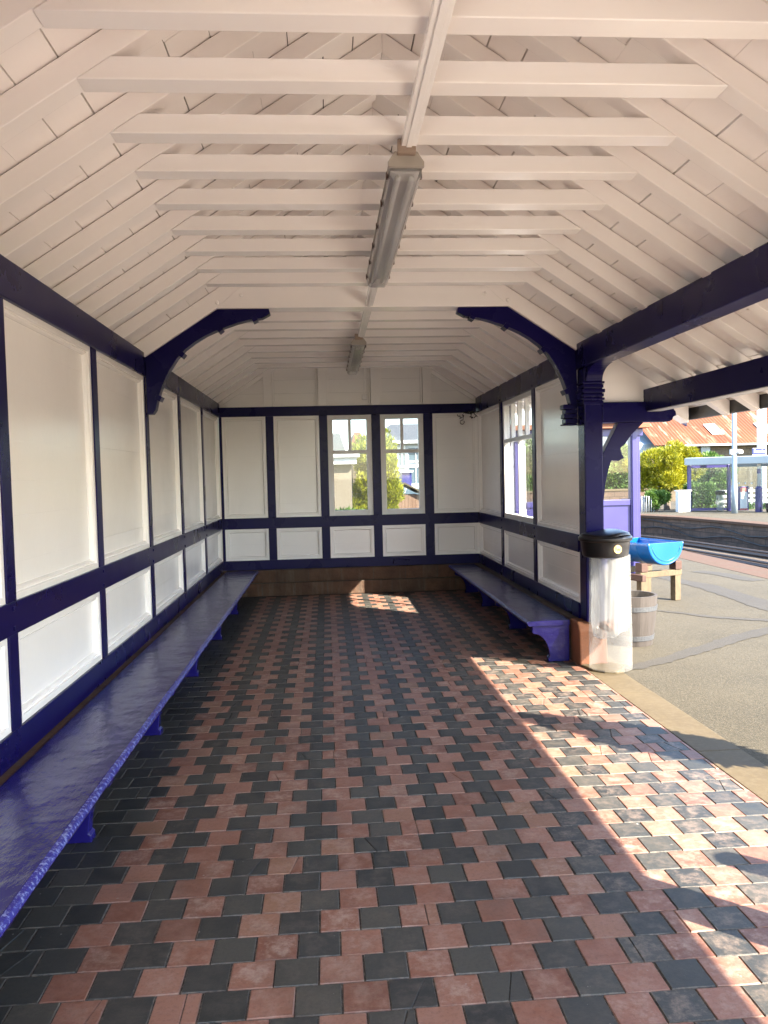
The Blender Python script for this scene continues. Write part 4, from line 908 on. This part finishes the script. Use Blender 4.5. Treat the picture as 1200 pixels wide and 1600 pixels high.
bm = BM(); lathe(bm, [(.068, 1.42), (.068, 1.60)], 15.98, 28.5, 14); link('band', bm, 'violet', t)
t = thing('station_sign', 'blue station name sign reading Bootle on the banded post', 'sign')
bm = BM(); box(bm, 15.66, 16.17, 28.36, 28.40, 2.12, 2.36); link('board', bm, 'sign_blue', t, .01)
bm = BM(); box(bm, 15.67, 16.16, 28.365, 28.395, 1.98, 2.119); link('lower_board', bm, 'white', t)
text_obj('lettering', 'Bootle', .15, (15.915, 28.357, 2.24), math.pi / 2, 0, 'white', t, .001)
t = thing('poster_board', 'violet framed free standing poster board with red header on the far platform', 'poster board')
bm = BM(); box(bm, 15.46, 15.86, 29.0, 29.05, .04, .95); link('frame', bm, 'violet', t, .005)
bm = BM(); box(bm, 15.52, 15.80, 28.985, 28.999, .12, .74); link('poster', bm, 'white', t)
bm = BM(); box(bm, 15.52, 15.80, 28.985, 28.999, .745, .90); box(bm, 15.52, 15.80, 28.985, 28.999, .07, .115); link('header_strip', bm, 'red_print', t)
t = thing('litter_bin', 'clear sack litter bin with dark lid beside the far glass shelter', 'litter bin')
bm = BM(); lathe(bm, [(.13, .02), (.15, .65)], 15.03, 29.55, 18, True, False, fold); link('sack', bm, 'sack', t, 0, True)
bm = BM(); lathe(bm, [(.17, .64), (.19, .76), (.15, .80)], 15.03, 29.55, 18); link('lid', bm, 'black_plastic', t)
t = thing('equipment_cabinet', 'white metal equipment cabinet left of the glass shelter', 'cabinet')
bm = BM(); box(bm, 13.47, 13.95, 29.75, 30.0, 0, .80); link('body', bm, 'white', t, .01)
bm = BM(); box(bm, 13.43, 13.99, 29.71, 30.04, .80, .84); link('lid', bm, 'white', t, .005)
bm = BM(); box(bm, 13.49, 13.70, 29.74, 29.749, .05, .76); box(bm, 13.72, 13.93, 29.74, 29.749, .05, .76); link('door', bm, 'white', t)
# bicycle hoops
for k in range(7):
    x = 12.05 + .14 * k; y = 30.1 + .1 * k
    bm = BM(); tube(bm, [(x, y, 0), (x, y, .5), (x + .03, y + .05, .6), (x + .15, y + .3, .62), (x + .2, y + .4, .55), (x + .2, y + .4, 0)], .02, 8)
    tag(link('cycle_hoop', bm, 'grey_metal', None, 0, True), 'galvanised steel hoop in the row of cycle hoops at the platform end', 'cycle hoop', 'cycle hoops on the far platform')
t = thing('sheeted_crate', 'dark blue crate behind the cycle hoops', 'crate'); bm = BM(); box(bm, 11.9, 12.6, 31.0, 31.5, 0, .48); link('body', bm, 'sign_blue', t, .02); bm = BM(); box(bm, 11.88, 12.62, 30.98, 31.52, .481, .51); link('lid', bm, 'navy', t, .01)
# post and rail fence
t = thing('rail_fence', 'white post and rail fence behind the far platform furniture', 'fence')
for z in (.12, .32, .52, .72):
    bm = BM(); box(bm, 15.4, 24, 31.0, 31.04, z - .045, z + .045); link('rail', bm, 'white', t)
for k in range(6):
    x = 15.5 + k * 1.6; bm = BM(); box(bm, x - .05, x + .05, 31.041, 31.13, 0, .85); link('post', bm, 'white', t)
t = thing('tall_post', 'tall dull grey post at the right edge beside the goods shed', 'post'); bm = BM(); box(bm, 19.2, 19.42, 34, 34.2, -.1, 5.5); link('shaft', bm, 'grey_metal', t, .01); bm = BM(); box(bm, 19.12, 19.5, 33.92, 34.28, -.1, .1); link('foot', bm, 'grey_metal', t, .01)
bm = BM(); lathe(bm, [(.14, 0), (.19, .33), (.17, .33), (.15, .28)], 16.2, 28.1, 20); tag(link('plant_tub', bm, 'black_plastic'), 'dark plastic plant tub beside the sign post at the photo edge', 'tub')
t = thing('boundary_wall', 'dark stone boundary wall behind the golden conifer and cycle hoops', 'wall')
bm = BM(); box(bm, 7, 15, 36, 36.3, -.2, .72); link('wall', bm, 'platform_stone', t); bm = BM(); box(bm, 7, 15, 35.97, 36.33, .72, .80); link('coping', bm, 'kerb', t)
# low weeds along the fence
foliage_o = foliage('weeds', [(x_, 30.6 + .2 * math.sin(x_ * 9), .06, .12, .1, .12) for x_ in [15.2 + .12 * k for k in range(22)]], 1300, .09, 'leaf_green', None, 1.0, .4, 77)
tag(foliage_o, 'low green weeds growing along the far platform', 'weeds', kind='stuff')
# cables along the platform face
for q, dz, lab in ((.02, -.28, 'upper black cable sagging along the far platform wall'), (.06, -.52, 'lower black cable looping along the far platform wall')):
    bm = BM(); pts = []
    for (x0, y0), (x1, y1) in zip(fe[2:], fe[3:]):
        for k in range(6):
            f = k / 6; yy = y0 + (y1 - y0) * f; pts.append((x0 + (x1 - x0) * f - .05 - q, yy, dz - .09 * math.sin(yy * 1.7 + q * 30) - .05 * math.sin(yy * .6)))
    tube(bm, pts, .02, 6); tag(link('cable', bm, 'black', None, 0, True), lab, 'cable')

# ------------------------------------------------------------------ unseen things, guessed and added to cast the shadows on the tiles
t = thing('hanging_basket', 'flower basket hung on a post at the canopy edge', 'basket')
bm = BM(); lathe(bm, [(.06, 0), (.055, 2.05)], 3.27, 3.5, 14); link('pole', bm, 'navy', t)
foliage('flowers', [(3.27, 3.5, 1.42, .2, .2, .22), (3.27, 3.5, 1.15, .18, .18, .22), (3.27, 3.5, 1.75, .12, .12, .2)], 5200, .07, 'leaf_green', t, .2, .6, 66)
t = thing('bollard', 'round topped timber bollard on the platform', 'bollard'); bm = BM(); lathe(bm, [(.075, 0), (.075, 1.24), (.065, 1.29), (.03, 1.32)], 2.92, 2.05, 18); link('shaft', bm, 'wood_weathered', t); bm = BM(); lathe(bm, [(.079, 1.08), (.079, 1.14)], 2.92, 2.05, 18); link('band', bm, 'white', t)
# fallen leaf
bm = BM(); vs = [bm.verts.new(p) for p in ((1.80, 2.60, .006), (1.84, 2.575, .016), (1.88, 2.60, .008), (1.84, 2.63, .018))]; bm.faces.new(vs)
o = link('fallen_leaf', bm, 'kerb'); o.modifiers.new('s', 'SOLIDIFY').thickness = .002; tag(o, 'dry fallen leaf lying on the sunlit tiles at the right edge', 'leaf')
